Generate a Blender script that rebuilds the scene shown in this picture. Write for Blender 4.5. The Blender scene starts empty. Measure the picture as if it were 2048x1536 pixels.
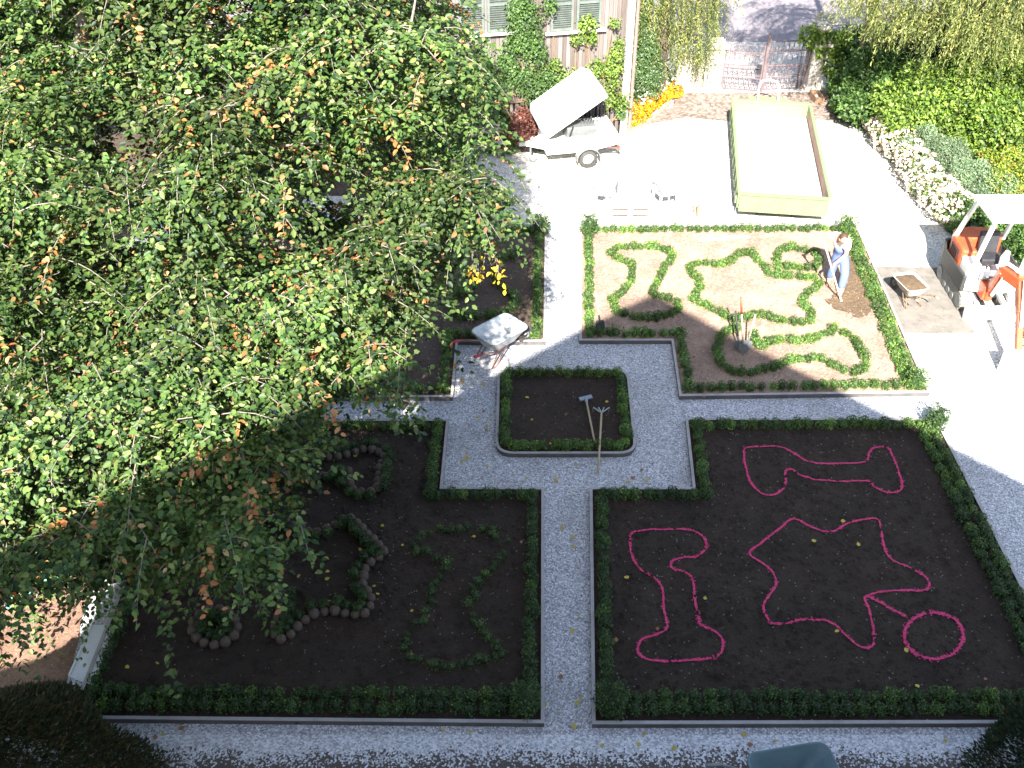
import bpy, bmesh, math, random
import numpy as np
from mathutils import Vector, Matrix
from mathutils.geometry import delaunay_2d_cdt
random.seed(7); R = np.random.default_rng(11)
rad = math.radians
S = bpy.context.scene; COL = S.collection

# ---------------------------------------------------------------- camera, light, exposure
H = 13.0; F = 2070.0; TILT = rad(38)
SUN_EL = rad(38.5); SUN_AZ = rad(6.5)          # sun stands behind the camera, light travels to +Y and a little to +X
cam = bpy.data.cameras.new('camera'); co = bpy.data.objects.new('camera', cam); COL.objects.link(co)
co.location = (0, 0, H); co.rotation_euler = (math.pi/2-TILT, 0, 0)
cam.sensor_width = 36; cam.lens = F*36/2048; cam.clip_end = 2000; cam.clip_start = .05
S.camera = co
w = bpy.data.worlds.new('World'); S.world = w; w.use_nodes = True
nt = w.node_tree; sk = nt.nodes.new('ShaderNodeTexSky'); sk.sky_type = 'NISHITA'; sk.sun_disc = False
sk.sun_elevation = SUN_EL; sk.sun_rotation = math.pi+SUN_AZ
bg = nt.nodes['Background']; bg.inputs['Strength'].default_value = 0.085
hs_ = nt.nodes.new('ShaderNodeHueSaturation'); hs_.inputs['Saturation'].default_value = .8
nt.links.new(sk.outputs[0], hs_.inputs['Color']); nt.links.new(hs_.outputs[0], bg.inputs['Color'])
sl = bpy.data.lights.new('sun', 'SUN'); sl.energy = 5.0; sl.angle = rad(.5); sl.color = (1, .95, .87)
so = bpy.data.objects.new('sun', sl); COL.objects.link(so)
sund = Vector((math.sin(SUN_AZ)*math.cos(SUN_EL), math.cos(SUN_AZ)*math.cos(SUN_EL), -math.sin(SUN_EL)))
so.rotation_euler = sund.to_track_quat('-Z', 'Y').to_euler(); so.location = (0, -5, 30)
S.view_settings.view_transform = 'Standard'; S.view_settings.look = 'None'
S.view_settings.exposure = 2.2; S.view_settings.gamma = 1; S.view_settings.use_curve_mapping = False
S.render.engine = 'CYCLES'

# ---------------------------------------------------------------- helpers
C_, S_ = math.cos(TILT), math.sin(TILT)
def ray(px, py):
    u = (px-1024)/F; v = (768-py)/F
    return Vector((u, C_+v*S_, -S_+v*C_))
def G(px, py, z=0.0):                       # ground point seen at a photo pixel
    d = ray(px, py); t = (z-H)/d.z
    return Vector((d.x*t, d.y*t, z))
def V(px, py, Y):                           # point of the sight line at world depth Y
    d = ray(px, py); t = Y/d.y
    return Vector((d.x*t, Y, H+d.z*t))
def tag(o, label=None, cat=None, group=None, kind=None):
    if label: o['label'] = label
    if cat: o['category'] = cat
    if group: o['group'] = group
    if kind: o['kind'] = kind
    return o
def empty(name, loc, rz=0, label=None, cat=None, group=None):
    o = bpy.data.objects.new(name, None); COL.objects.link(o); o.empty_display_size = .2
    o.location = loc; o.rotation_euler = (0, 0, rz)
    return tag(o, label, cat, group)
class MB:
    def __init__(s): s.v = []; s.f = []
    def add(s, vs, fs):
        b = len(s.v); s.v += [tuple(p) for p in vs]; s.f += [tuple(i+b for i in f) for f in fs]; return s
    def box(s, c, size, m=None, taper=1.0):
        x, y, z = size[0]/2, size[1]/2, size[2]/2; c = Vector(c)
        p = [Vector((sx*x*(taper if sz > 0 else 1), sy*y*(taper if sz > 0 else 1), sz*z)) for sz in (-1, 1) for sy in (-1, 1) for sx in (-1, 1)]
        if m is not None: p = [m @ q for q in p]
        return s.add([q+c for q in p], [(0, 2, 3, 1), (4, 5, 7, 6), (0, 1, 5, 4), (2, 6, 7, 3), (0, 4, 6, 2), (1, 3, 7, 5)])
    def bar(s, a, b, w, h=None, up=(0, 0, 1)):
        a, b = Vector(a), Vector(b); h = h or w; d = b-a; L = d.length; d.normalize(); up = Vector(up)
        if abs(d.dot(up)) > .98: up = Vector((0, 1, 0))
        sd = d.cross(up).normalized(); u = sd.cross(d)
        m = Matrix((sd, d, u)).transposed()
        return s.box((a+b)/2, (w, L, h), m)
    def tube(s, pts, r, n=8, cap=True):
        pts = [Vector(p) for p in pts]; k = len(pts)
        rs = [r]*k if isinstance(r, (int, float)) else list(r)
        vs = []; fs = []; prev = None
        for i, p in enumerate(pts):
            d = (pts[min(i+1, k-1)]-pts[max(i-1, 0)])
            d = d.normalized() if d.length > 1e-9 else Vector((0, 0, 1))
            if prev is None:
                a = d.orthogonal().normalized()
            else:
                a = prev-d*prev.dot(d); a = a.normalized() if a.length > 1e-6 else d.orthogonal().normalized()
            prev = a; b = d.cross(a)
            for j in range(n):
                t = 2*math.pi*j/n; vs.append(p+(a*math.cos(t)+b*math.sin(t))*rs[i])
        for i in range(k-1):
            for j in range(n):
                fs.append((i*n+j, i*n+(j+1) % n, (i+1)*n+(j+1) % n, (i+1)*n+j))
        if cap: fs += [tuple(range(n-1, -1, -1)), tuple(range((k-1)*n, k*n))]
        return s.add(vs, fs)
    def lathe(s, prof, c=(0, 0, 0), n=16, m=None, cap=True):
        c = Vector(c); vs = []; fs = []
        for r_, z in prof:
            for j in range(n):
                t = 2*math.pi*j/n; p = Vector((r_*math.cos(t), r_*math.sin(t), z))
                if m is not None: p = m @ p
                vs.append(p+c)
        for i in range(len(prof)-1):
            for j in range(n): fs.append((i*n+j, i*n+(j+1) % n, (i+1)*n+(j+1) % n, (i+1)*n+j))
        if cap: fs += [tuple(range(n-1, -1, -1)), tuple(range((len(prof)-1)*n, len(prof)*n))]
        return s.add(vs, fs)
    def ell(s, c, r, n=10, k=7, jit=0):
        c = Vector(c); vs = []; fs = []
        for i in range(k+1):
            ph = math.pi*i/k
            for j in range(n):
                t = 2*math.pi*j/n; q = 1+random.uniform(-jit, jit)
                vs.append(c+Vector((r[0]*math.sin(ph)*math.cos(t)*q, r[1]*math.sin(ph)*math.sin(t)*q, -r[2]*math.cos(ph)*q)))
        for i in range(k):
            for j in range(n): fs.append((i*n+j, i*n+(j+1) % n, (i+1)*n+(j+1) % n, (i+1)*n+j))
        return s.add(vs, fs)
    def prism(s, poly, z0, z1):
        n = len(poly); vs = [(p[0], p[1], z0) for p in poly]+[(p[0], p[1], z1) for p in poly]
        fs = [tuple(range(n-1, -1, -1)), tuple(range(n, 2*n))]+[(i, (i+1) % n, n+(i+1) % n, n+i) for i in range(n)]
        return s.add(vs, fs)
    def build(s, name, m, parent=None, smooth=False, bevel=0):
        me = bpy.data.meshes.new(name); me.from_pydata(s.v, [], s.f); me.materials.append(m)
        bm = bmesh.new(); bm.from_mesh(me); bmesh.ops.remove_doubles(bm, verts=bm.verts, dist=1e-5)
        bmesh.ops.recalc_face_normals(bm, faces=bm.faces); bm.to_mesh(me); bm.free()
        if smooth: me.polygons.foreach_set('use_smooth', [True]*len(me.polygons))
        o = bpy.data.objects.new(name, me); COL.objects.link(o)
        if parent: o.parent = parent
        if bevel:
            b = o.modifiers.new('bevel', 'BEVEL'); b.width = bevel; b.segments = 2; b.limit_method = 'ANGLE'
        return o
def np_quads(name, verts, quads, cols, m, parent=None):
    me = bpy.data.meshes.new(name); nv = len(verts); nf = len(quads)
    me.vertices.add(nv); me.vertices.foreach_set('co', np.asarray(verts, np.float32).ravel())
    me.loops.add(nf*4); me.loops.foreach_set('vertex_index', np.asarray(quads, np.int32).ravel())
    me.polygons.add(nf); me.polygons.foreach_set('loop_start', np.arange(nf, dtype=np.int32)*4)
    try: me.polygons.foreach_set('loop_total', np.full(nf, 4, np.int32))
    except Exception: pass
    me.update(calc_edges=True)
    if cols is not None:
        ca = me.color_attributes.new('Col', 'FLOAT_COLOR', 'POINT')
        c4 = np.ones((nv, 4), np.float32); c4[:, :3] = cols; ca.data.foreach_set('color', c4.ravel())
    me.materials.append(m)
    if name is None: return me
    o = bpy.data.objects.new(name, me); COL.objects.link(o)
    if parent: o.parent = parent
    return o
def leaf_arrays(pos, axis, nrm, L, W, col, rich=False):
    n = len(pos); L = np.broadcast_to(L, (n,))[:, None]; W = np.broadcast_to(W, (n,))[:, None]
    axis = axis/np.maximum(np.linalg.norm(axis, axis=1, keepdims=True), 1e-6)
    sd = np.cross(axis, nrm); sd /= np.maximum(np.linalg.norm(sd, axis=1, keepdims=True), 1e-6)
    up = np.cross(sd, axis)
    if rich:
        P = [pos, pos+axis*L*.3+sd*W*.5+up*W*.14, pos+axis*L*.68+sd*W*.42+up*W*.1, pos+axis*L-up*L*.12,
             pos+axis*L*.68-sd*W*.42+up*W*.1, pos+axis*L*.3-sd*W*.5+up*W*.14]
        v = np.stack(P, 1).reshape(-1, 3); b = np.arange(n)[:, None]*6
        q = np.concatenate([b+np.array([0, 1, 2, 3]), b+np.array([0, 3, 4, 5])], 1).reshape(-1, 4)
        return v, q, np.repeat(col, 6, 0)
    P = [pos, pos+axis*L*.5+sd*W*.5+up*W*.12, pos+axis*L, pos+axis*L*.5-sd*W*.5+up*W*.12]
    v = np.stack(P, 1).reshape(-1, 3); q = np.arange(n*4).reshape(-1, 4)
    return v, q, np.repeat(col, 4, 0)
def cat_arrays(lst):
    vs, qs, cs = [], [], []; b = 0
    for v, q, c in lst: vs.append(v); qs.append(q+b); cs.append(c); b += len(v)
    return np.concatenate(vs), np.concatenate(qs), np.concatenate(cs)
def rdirs(n):
    d = R.normal(size=(n, 3)); return d/np.linalg.norm(d, axis=1, keepdims=True)
def palette(n, cols, wts, jit=.18):
    cols = np.array(cols, float); k = R.choice(len(cols), n, p=np.array(wts)/sum(wts))
    return cols[k]*(1+R.uniform(-jit, jit, (n, 1)))*(1+R.uniform(-.06, .06, (n, 3)))
def shell(ctr, rr, n, L, W, cols, wts, fill=.45, out=.6, rich=False, droop=0.0, lump=.12):
    """leaves through the outer volume of an ellipsoid, in clumps"""
    d = rdirs(n); ph = R.uniform(0, 6, 6)
    lu = 1+lump*(np.sin(d[:, 0]*5+ph[0])+np.sin(d[:, 1]*6+ph[1])+np.sin(d[:, 2]*7+ph[2])+.7*np.sin(d[:, 0]*13+ph[3])*np.sin(d[:, 1]*12+ph[4]))/2
    rad_ = (R.uniform(fill, 1, n)**.6)*lu
    pos = np.array(ctr)+d*rad_[:, None]*np.array(rr)
    ax = d*out+rdirs(n)*.8+np.array([0, 0, -droop]); nm = d+rdirs(n)*.6+np.array([0, 0, .5])
    return leaf_arrays(pos, ax, nm, L*R.uniform(.6, 1.2, n), W*R.uniform(.6, 1.2, n), palette(n, cols, wts), rich)

# ---------------------------------------------------------------- materials
MATS = {}
def newmat(name):
    m = bpy.data.materials.new(name); m.use_nodes = True; MATS[name] = m
    return m, m.node_tree, m.node_tree.nodes['Principled BSDF']
def N(nt, t, **kw):
    n = nt.nodes.new(t)
    for k, v in kw.items():
        if k in n.inputs.keys(): n.inputs[k].default_value = v
        else: setattr(n, k, v)
    return n
def ramp(nt, fac, stops):
    r_ = nt.nodes.new('ShaderNodeValToRGB'); e = r_.color_ramp.elements
    while len(e) < len(stops): e.new(.5)
    for i, (p, c) in enumerate(stops): e[i].position = p; e[i].color = (*c, 1)
    nt.links.new(fac, r_.inputs[0]); return r_.outputs[0]
def mixc(nt, a, b, fac, mode='MIX'):
    m = nt.nodes.new('ShaderNodeMix'); m.data_type = 'RGBA'; m.blend_type = mode
    for i, x in ((6, a), (7, b)):
        if isinstance(x, tuple): m.inputs[i].default_value = (*x, 1)
        else: nt.links.new(x, m.inputs[i])
    if isinstance(fac, (int, float)): m.inputs[0].default_value = fac
    else: nt.links.new(fac, m.inputs[0])
    return m.outputs[2]
def simple(name, col, rough=.6, metal=0, var=.15, scale=6, bump=.1, bscale=40, dirt=None):
    m, nt, p = newmat(name); tc = N(nt, 'ShaderNodeTexCoord')
    n1 = N(nt, 'ShaderNodeTexNoise', Scale=scale, Detail=8, Roughness=.65); nt.links.new(tc.outputs['Object'], n1.inputs['Vector'])
    a = tuple(max(0, c*(1-var)) for c in col); b = tuple(min(1, c*(1+var)) for c in col)
    c = ramp(nt, n1.outputs[0], [(.3, a), (.7, b)])
    if dirt:
        n2 = N(nt, 'ShaderNodeTexNoise', Scale=scale*2.3, Detail=9, Roughness=.75); nt.links.new(tc.outputs['Object'], n2.inputs['Vector'])
        f = ramp(nt, n2.outputs[0], [(.52, (0, 0, 0)), (.68, (1, 1, 1))]); c = mixc(nt, c, dirt, f)
    nt.links.new(c, p.inputs['Base Color']); p.inputs['Roughness'].default_value = rough; p.inputs['Metallic'].default_value = metal
    if bump:
        n3 = N(nt, 'ShaderNodeTexNoise', Scale=bscale, Detail=5); nt.links.new(tc.outputs['Object'], n3.inputs['Vector'])
        bp = N(nt, 'ShaderNodeBump', Strength=bump, Distance=.01); nt.links.new(n3.outputs[0], bp.inputs['Height']); nt.links.new(bp.outputs[0], p.inputs['Normal'])
    return m
def gravel(name, base, spread, stone=38, patch=(.3, .29, .27), pf=.35):
    m, nt, p = newmat(name); tc = N(nt, 'ShaderNodeTexCoord')
    v = N(nt, 'ShaderNodeTexVoronoi', Scale=stone); nt.links.new(tc.outputs['Object'], v.inputs['Vector'])
    bw = N(nt, 'ShaderNodeSeparateColor'); nt.links.new(v.outputs['Color'], bw.inputs[0])
    lo = tuple(c*(1-spread) for c in base); hi = tuple(min(.9, c*(1+spread)) for c in base)
    c = ramp(nt, bw.outputs[0], [(.0, lo), (.5, base), (.92, hi), (1, tuple(min(.95, c*1.9) for c in base))])
    n = N(nt, 'ShaderNodeTexNoise', Scale=.9, Detail=7, Roughness=.6); nt.links.new(tc.outputs['Object'], n.inputs['Vector'])
    f = ramp(nt, n.outputs[0], [(.5, (0, 0, 0)), (.68, (pf,)*3)]); c = mixc(nt, c, patch, f)
    d = ramp(nt, v.outputs['Distance'], [(0, (1, 1, 1)), (.55, (.9, .9, .9)), (.8, (.35, .35, .36))]); c = mixc(nt, c, d, .8, 'MULTIPLY')
    nt.links.new(c, p.inputs['Base Color']); p.inputs['Roughness'].default_value = .85
    bp = N(nt, 'ShaderNodeBump', Strength=.9, Distance=.02); bp.invert = True
    nt.links.new(v.outputs['Distance'], bp.inputs['Height']); nt.links.new(bp.outputs[0], p.inputs['Normal'])
    return m
def soil(name, c0, c1, speck=(.3, .27, .22), patch=None, bs=1.0):
    m, nt, p = newmat(name); tc = N(nt, 'ShaderNodeTexCoord')
    n = N(nt, 'ShaderNodeTexNoise', Scale=1.1, Detail=12, Roughness=.72); nt.links.new(tc.outputs['Object'], n.inputs['Vector'])
    c = ramp(nt, n.outputs[0], [(.3, c0), (.7, c1)])
    nf = N(nt, 'ShaderNodeTexNoise', Scale=22, Detail=6, Roughness=.75); nt.links.new(tc.outputs['Object'], nf.inputs['Vector'])
    c = mixc(nt, c, ramp(nt, nf.outputs[0], [(.3, (.5,)*3), (.62, (1.0,)*3)]), .9, 'MULTIPLY')
    v = N(nt, 'ShaderNodeTexVoronoi', Scale=26, Randomness=1); nt.links.new(tc.outputs['Object'], v.inputs['Vector'])
    sc = N(nt, 'ShaderNodeSeparateColor'); nt.links.new(v.outputs['Color'], sc.inputs[0])
    a = N(nt, 'ShaderNodeMath', operation='GREATER_THAN'); a.inputs[1].default_value = .955; nt.links.new(sc.outputs[0], a.inputs[0])
    b = N(nt, 'ShaderNodeMath', operation='LESS_THAN'); b.inputs[1].default_value = .32; nt.links.new(v.outputs['Distance'], b.inputs[0])
    f = N(nt, 'ShaderNodeMath', operation='MULTIPLY'); nt.links.new(a.outputs[0], f.inputs[0]); nt.links.new(b.outputs[0], f.inputs[1])
    c = mixc(nt, c, speck, f.outputs[0])
    nt.links.new(c, p.inputs['Base Color']); p.inputs['Roughness'].default_value = .95
    n2 = N(nt, 'ShaderNodeTexNoise', Scale=14, Detail=10, Roughness=.75); nt.links.new(tc.outputs['Object'], n2.inputs['Vector'])
    bp = N(nt, 'ShaderNodeBump', Strength=.9*bs, Distance=.05); nt.links.new(n2.outputs[0], bp.inputs['Height']); nt.links.new(bp.outputs[0], p.inputs['Normal'])
    return m
def leafmat(name, trans=.3, rough=.45, objvar=0.0, spec=.4):
    m, nt, p = newmat(name); at = N(nt, 'ShaderNodeAttribute'); at.attribute_name = 'Col'; c = at.outputs['Color']
    if objvar:
        oi = N(nt, 'ShaderNodeObjectInfo'); c = mixc(nt, c, ramp(nt, oi.outputs['Random'], [(0, (1-objvar,)*3), (.75, (1, 1, 1)), (1, (1.6, 1.5, 1.1))]), 1.0, 'MULTIPLY')
    nt.links.new(c, p.inputs['Base Color']); p.inputs['Roughness'].default_value = rough; p.inputs['Specular IOR Level'].default_value = spec
    tr = N(nt, 'ShaderNodeBsdfTranslucent'); hs = N(nt, 'ShaderNodeHueSaturation', Value=1.5, Saturation=1.15)
    nt.links.new(c, hs.inputs['Color']); nt.links.new(hs.outputs[0], tr.inputs['Color'])
    mx = N(nt, 'ShaderNodeMixShader'); mx.inputs[0].default_value = trans
    nt.links.new(p.outputs[0], mx.inputs[1]); nt.links.new(tr.outputs[0], mx.inputs[2])
    nt.links.new(mx.outputs[0], nt.nodes['Material Output'].inputs['Surface'])
    return m
M_path = gravel('path_gravel', (.54, .54, .56), .42, 42)
M_yard = gravel('yard_gravel', (.6, .58, .54), .3, 30, (.45, .4, .33), .4)
M_earthy = gravel('earthy_gravel', (.17, .145, .125), .6, 34, (.06, .045, .035), .9)
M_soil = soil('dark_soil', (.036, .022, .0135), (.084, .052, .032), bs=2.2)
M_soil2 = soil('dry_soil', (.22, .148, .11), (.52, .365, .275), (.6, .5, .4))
M_soil3 = soil('mid_soil', (.07, .048, .033), (.14, .097, .068), (.5, .43, .35))  # mid tone, between the dark and the pale bed soils
M_dug = soil('dug_soil', (.12, .078, .044), (.2, .135, .078), bs=1.4)
M_litter = soil('leaf_litter', (.19, .105, .07), (.4, .25, .175), (.4, .32, .2))
M_litter2 = soil('shade_toned_litter', (.05, .035, .024), (.11, .075, .05), (.25, .18, .1))  # litter darkened so it reads as shade through the crown's gaps
M_cobble = gravel('cobble_stone', (.24, .185, .155), .3, 11, (.17, .14, .11), .5)
M_road = simple('asphalt', (.21, .185, .2), .9, var=.2, scale=2, bump=.3, bscale=60)
M_slab = simple('pale_concrete', (.17, .155, .135), .9, var=.22, scale=3, bump=.3, dirt=(.1, .09, .08))
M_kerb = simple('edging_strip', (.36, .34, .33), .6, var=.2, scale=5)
M_kerbd = simple('edging_face', (.09, .085, .085), .7, var=.3, scale=4)  # side of the strip, its shade put into a darker colour
M_bark = simple('pale_bark', (.2, .17, .14), .85, var=.35, scale=14, bump=.5, bscale=30)
M_darkbark = simple('dark_bark', (.09, .065, .05), .9, var=.3, scale=14, bump=.5)
M_leaf = leafmat('tree_leaf', .25, .5, 0, .3)
M_box = leafmat('box_leaf', .2, .5, .35)
M_shrub = leafmat('shrub_leaf', .3, .5)
M_needle = leafmat('needle', .25, .6)
M_petal = leafmat('petal', .3, .6)
M_root = simple('root_ball_earth', (.09, .065, .05), .95, var=.4, scale=25, bump=.8, bscale=30, dirt=(.14, .11, .09))
M_green = simple('pale_green_paint', (.18, .26, .12), .5, var=.08, scale=2, dirt=(.2, .26, .13))
M_steel = simple('worn_floor', (.5, .47, .42), .6, var=.2, scale=2)
M_pinkwood = simple('side_board_inside', (.32, .2, .16), .7, var=.25, scale=3)
M_white = simple('white_paint', (.78, .78, .76), .45, var=.05, scale=3, dirt=(.62, .61, .57))
M_mint = simple('mint_paint', (.66, .76, .62), .4, var=.05, scale=3)
M_skirt = simple('grey_skirt', (.05, .05, .048), .5, .2)
M_orange = simple('orange_paint', (.45, .075, .025), .4, var=.1, scale=3, dirt=(.5, .12, .05))
M_grey = simple('grey_metal', (.2, .21, .21), .5, .4, var=.2)
M_dgrey = simple('dark_metal', (.035, .035, .04), .6, .3, var=.3)
M_rubber = simple('rubber', (.05, .048, .045), .8, var=.3)
M_trackr = simple('dusty_track', (.2, .19, .175), .85, var=.25, scale=10)
M_wood = simple('handle_wood', (.42, .32, .2), .6, var=.2, scale=20)
M_paleboard = simple('weathered_plank', (.45, .38, .32), .8, var=.25, scale=12)
M_brownwood = simple('brown_wood', (.2, .12, .07), .8, var=.3, scale=12)
M_barrow = simple('galvanised_tray', (.42, .45, .47), .45, .25, var=.15, scale=5, dirt=(.2, .19, .18))
M_teal = simple('teal_tray', (.1, .17, .19), .5, var=.15, scale=4, dirt=(.16, .18, .17))
M_red = simple('red_grip', (.4, .03, .05), .6)
M_rust = simple('rusty_tube', (.18, .09, .07), .7, .2, var=.3)
M_redtip = simple('red_paint', (.5, .08, .04), .6)
M_skin = simple('skin', (.5, .27, .18), .6, var=.05)
M_hair = simple('brown_hair', (.06, .03, .018), .7, var=.3, scale=40)
M_shirt = simple('white_cotton', (.72, .72, .76), .85, var=.06)
M_denim = simple('light_blue_denim', (.11, .16, .34), .85, var=.15, scale=12)
M_shoe = simple('tan_boot', (.4, .3, .2), .8)
M_brick = simple('brick_edge', (.35, .2, .15), .9, var=.25)
M_stone = simple('pale_stone', (.52, .49, .44), .85, var=.12, scale=3, dirt=(.36, .33, .28))
M_iron = simple('wrought_iron', (.17, .13, .14), .6, .3, var=.3)
M_plaster = simple('plaster', (.4, .37, .32), .9)
M_tile = simple('roof_tile', (.2, .09, .06), .8)
M_shutter = simple('green_grey_shutter', (.11, .135, .12), .7, var=.2, scale=5, dirt=(.17, .19, .175))
M_board = simple('white_board', (.7, .72, .73), .5, var=.08, scale=2)
M_void = simple('gap_shade', (.015, .013, .012), .9)  # near-black standing in for the shade between the palings
M_hose = simple('turquoise_plastic', (.12, .5, .42), .4)
M_pipe = simple('copper_pipe', (.28, .2, .18), .5, .4)
M_litterleaf = simple('yellow_leaf', (.5, .38, .05), .6, var=.3, scale=3)
M_brownleaf = simple('brown_leaf', (.28, .13, .05), .7, var=.3, scale=3)
# pink spray on soil
m, nt_, p = newmat('pink_spray'); tc = N(nt_, 'ShaderNodeTexCoord'); n = N(nt_, 'ShaderNodeTexNoise', Scale=26, Detail=6, Roughness=.7)
nt_.links.new(tc.outputs['Object'], n.inputs['Vector'])
nt_.links.new(ramp(nt_, n.outputs[0], [(.3, (.12, .015, .03)), (.45, (.55, .03, .13)), (.75, (.75, .1, .24))]), p.inputs['Base Color']); p.inputs['Roughness'].default_value = .8
M_pink = m
# gravel worn thin into earth: stones scattered over soil, more soil toward the house
m, nt_, p = newmat('thin_gravel'); tc = N(nt_, 'ShaderNodeTexCoord'); v = N(nt_, 'ShaderNodeTexVoronoi', Scale=40); nt_.links.new(tc.outputs['Object'], v.inputs['Vector'])
sc_ = N(nt_, 'ShaderNodeSeparateColor'); nt_.links.new(v.outputs['Color'], sc_.inputs[0])
st_ = ramp(nt_, sc_.outputs[0], [(0, (.31, .31, .32)), (.5, (.54, .54, .56)), (1, (.77, .77, .79))])
n = N(nt_, 'ShaderNodeTexNoise', Scale=1.3, Detail=8, Roughness=.7); nt_.links.new(tc.outputs['Object'], n.inputs['Vector'])
sx = N(nt_, 'ShaderNodeSeparateXYZ'); nt_.links.new(tc.outputs['Object'], sx.inputs[0])
ya, yb = G(1024, 1476).y, G(1024, 1545).y
mr = N(nt_, 'ShaderNodeMapRange'); mr.inputs[1].default_value = ya; mr.inputs[2].default_value = yb; mr.inputs[3].default_value = -.35; mr.inputs[4].default_value = 1.0; nt_.links.new(sx.outputs[1], mr.inputs[0])
a1_ = N(nt_, 'ShaderNodeMath', operation='MULTIPLY_ADD'); nt_.links.new(n.outputs[0], a1_.inputs[0]); a1_.inputs[1].default_value = 1.5; a1_.inputs[2].default_value = -.75
a2_ = N(nt_, 'ShaderNodeMath', operation='ADD'); nt_.links.new(mr.outputs[0], a2_.inputs[0]); nt_.links.new(a1_.outputs[0], a2_.inputs[1])
lt = N(nt_, 'ShaderNodeMath', operation='LESS_THAN'); nt_.links.new(sc_.outputs[1], lt.inputs[0]); nt_.links.new(a2_.outputs[0], lt.inputs[1])
c = mixc(nt_, st_, (.1, .082, .07), lt.outputs[0]); nt_.links.new(c, p.inputs['Base Color']); p.inputs['Roughness'].default_value = .9
bp = N(nt_, 'ShaderNodeBump', Strength=.6, Distance=.02); bp.invert = True; nt_.links.new(v.outputs['Distance'], bp.inputs['Height']); nt_.links.new(bp.outputs[0], p.inputs['Normal'])
M_front = m
# timber wall: vertical boards, each with a tone of its own, streaked down
m, nt_, p = newmat('timber_boards'); tc = N(nt_, 'ShaderNodeTexCoord'); sx = N(nt_, 'ShaderNodeSeparateXYZ'); nt_.links.new(tc.outputs['Object'], sx.inputs[0])
mu = N(nt_, 'ShaderNodeMath', operation='MULTIPLY'); mu.inputs[1].default_value = 8.5; nt_.links.new(sx.outputs[0], mu.inputs[0])
fl = N(nt_, 'ShaderNodeMath', operation='FLOOR'); nt_.links.new(mu.outputs[0], fl.inputs[0])
wn = N(nt_, 'ShaderNodeTexWhiteNoise', noise_dimensions='1D'); nt_.links.new(fl.outputs[0], wn.inputs['W'])
c = ramp(nt_, wn.outputs[0], [(0, (.12, .1, .09)), (.4, (.16, .14, .13)), (.8, (.22, .2, .195)), (1, (.14, .095, .075))])
mp = N(nt_, 'ShaderNodeMapping'); mp.inputs['Scale'].default_value = (26, 26, .9); nt_.links.new(tc.outputs['Object'], mp.inputs[0])
n = N(nt_, 'ShaderNodeTexNoise', Scale=1, Detail=6, Roughness=.7); nt_.links.new(mp.outputs[0], n.inputs['Vector'])
c = mixc(nt_, c, ramp(nt_, n.outputs[0], [(.3, (.45, .36, .33)), (.6, (1, 1, 1))]), .8, 'MULTIPLY')
fr = N(nt_, 'ShaderNodeMath', operation='FRACT'); nt_.links.new(mu.outputs[0], fr.inputs[0])
g = N(nt_, 'ShaderNodeMath', operation='LESS_THAN'); g.inputs[1].default_value = .1; nt_.links.new(fr.outputs[0], g.inputs[0])
c = mixc(nt_, c, (.06, .045, .04), g.outputs[0]); nt_.links.new(c, p.inputs['Base Color']); p.inputs['Roughness'].default_value = .9
M_boards = m

# ---------------------------------------------------------------- ground sheets
def inpoly(x, y, P):
    c = False; n = len(P)
    for i in range(n):
        x1, y1 = P[i][0], P[i][1]; x2, y2 = P[i-1][0], P[i-1][1]
        if (y1 > y) != (y2 > y) and x < (x2-x1)*(y-y1)/(y2-y1)+x1: c = not c
    return c
def rough_edge(P, step, amp):
    out = []
    for i in range(len(P)):
        a, b = Vector(P[i][:2]), Vector(P[(i+1) % len(P)][:2]); n = max(1, int((b-a).length/step))
        for k in range(n):
            out.append(a.lerp(b, k/n)+Vector((random.gauss(0, amp), random.gauss(0, amp))))
    return out
def sheet(name, P, z, m, kind='structure', step=None, bump=0.0, edge=None, clods=0, clodr=(.012, .035)):
    P = [Vector((p[0], p[1])) for p in P]
    if edge: P = rough_edge(P, *edge)
    pts = list(P); n = len(P); edges = [(i, (i+1) % n) for i in range(n)]
    xs = [p.x for p in P]; ys = [p.y for p in P]
    if step:
        x = min(xs)+step/2
        while x < max(xs):
            y = min(ys)+step/2
            while y < max(ys):
                if inpoly(x, y, P): pts.append(Vector((x+random.uniform(-.3, .3)*step, y+random.uniform(-.3, .3)*step)))
                y += step
            x += step
    v, e, f, *_ = delaunay_2d_cdt(pts, edges, [list(range(n))], 1, 1e-5)
    from mathutils import noise
    mb = MB(); vs = [(q.x, q.y, z+(noise.noise(Vector((q.x*1.7, q.y*1.7, 3)))*bump+noise.noise(Vector((q.x*6, q.y*6, 9)))*bump*.6 if bump else 0)) for q in v]
    mb.add(vs, [tuple(t) for t in f])
    me = bpy.data.meshes.new(name)
    for k in range(clods):
        while True:
            x = random.uniform(min(xs), max(xs)); y = random.uniform(min(ys), max(ys))
            if inpoly(x, y, P): break
        r_ = random.uniform(*clodr)*random.choice((1, 1, 1.6)); zz = z+noise.noise(Vector((x*1.7, y*1.7, 3)))*bump
        q = [(x+r_*math.cos(t)*random.uniform(.6, 1.2), y+r_*math.sin(t)*random.uniform(.6, 1.2), zz-.004) for t in (0, 1.26, 2.5, 3.77, 5.03)]
        mb.add(q+[(x, y, zz+r_*random.uniform(.4, .9))], [(0, 1, 5), (1, 2, 5), (2, 3, 5), (3, 4, 5), (4, 0, 5)])
    me.from_pydata(mb.v, [], mb.f); me.materials.append(m)
    bm = bmesh.new(); bm.from_mesh(me)
    for fc in bm.faces:
        if fc.normal.z < 0: fc.normal_flip()
    bm.to_mesh(me); bm.free()
    if bump: me.polygons.foreach_set('use_smooth', [True]*len(me.polygons))
    o = bpy.data.objects.new(name, me); COL.objects.link(o)
    tag(o, kind=kind); return o
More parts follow.
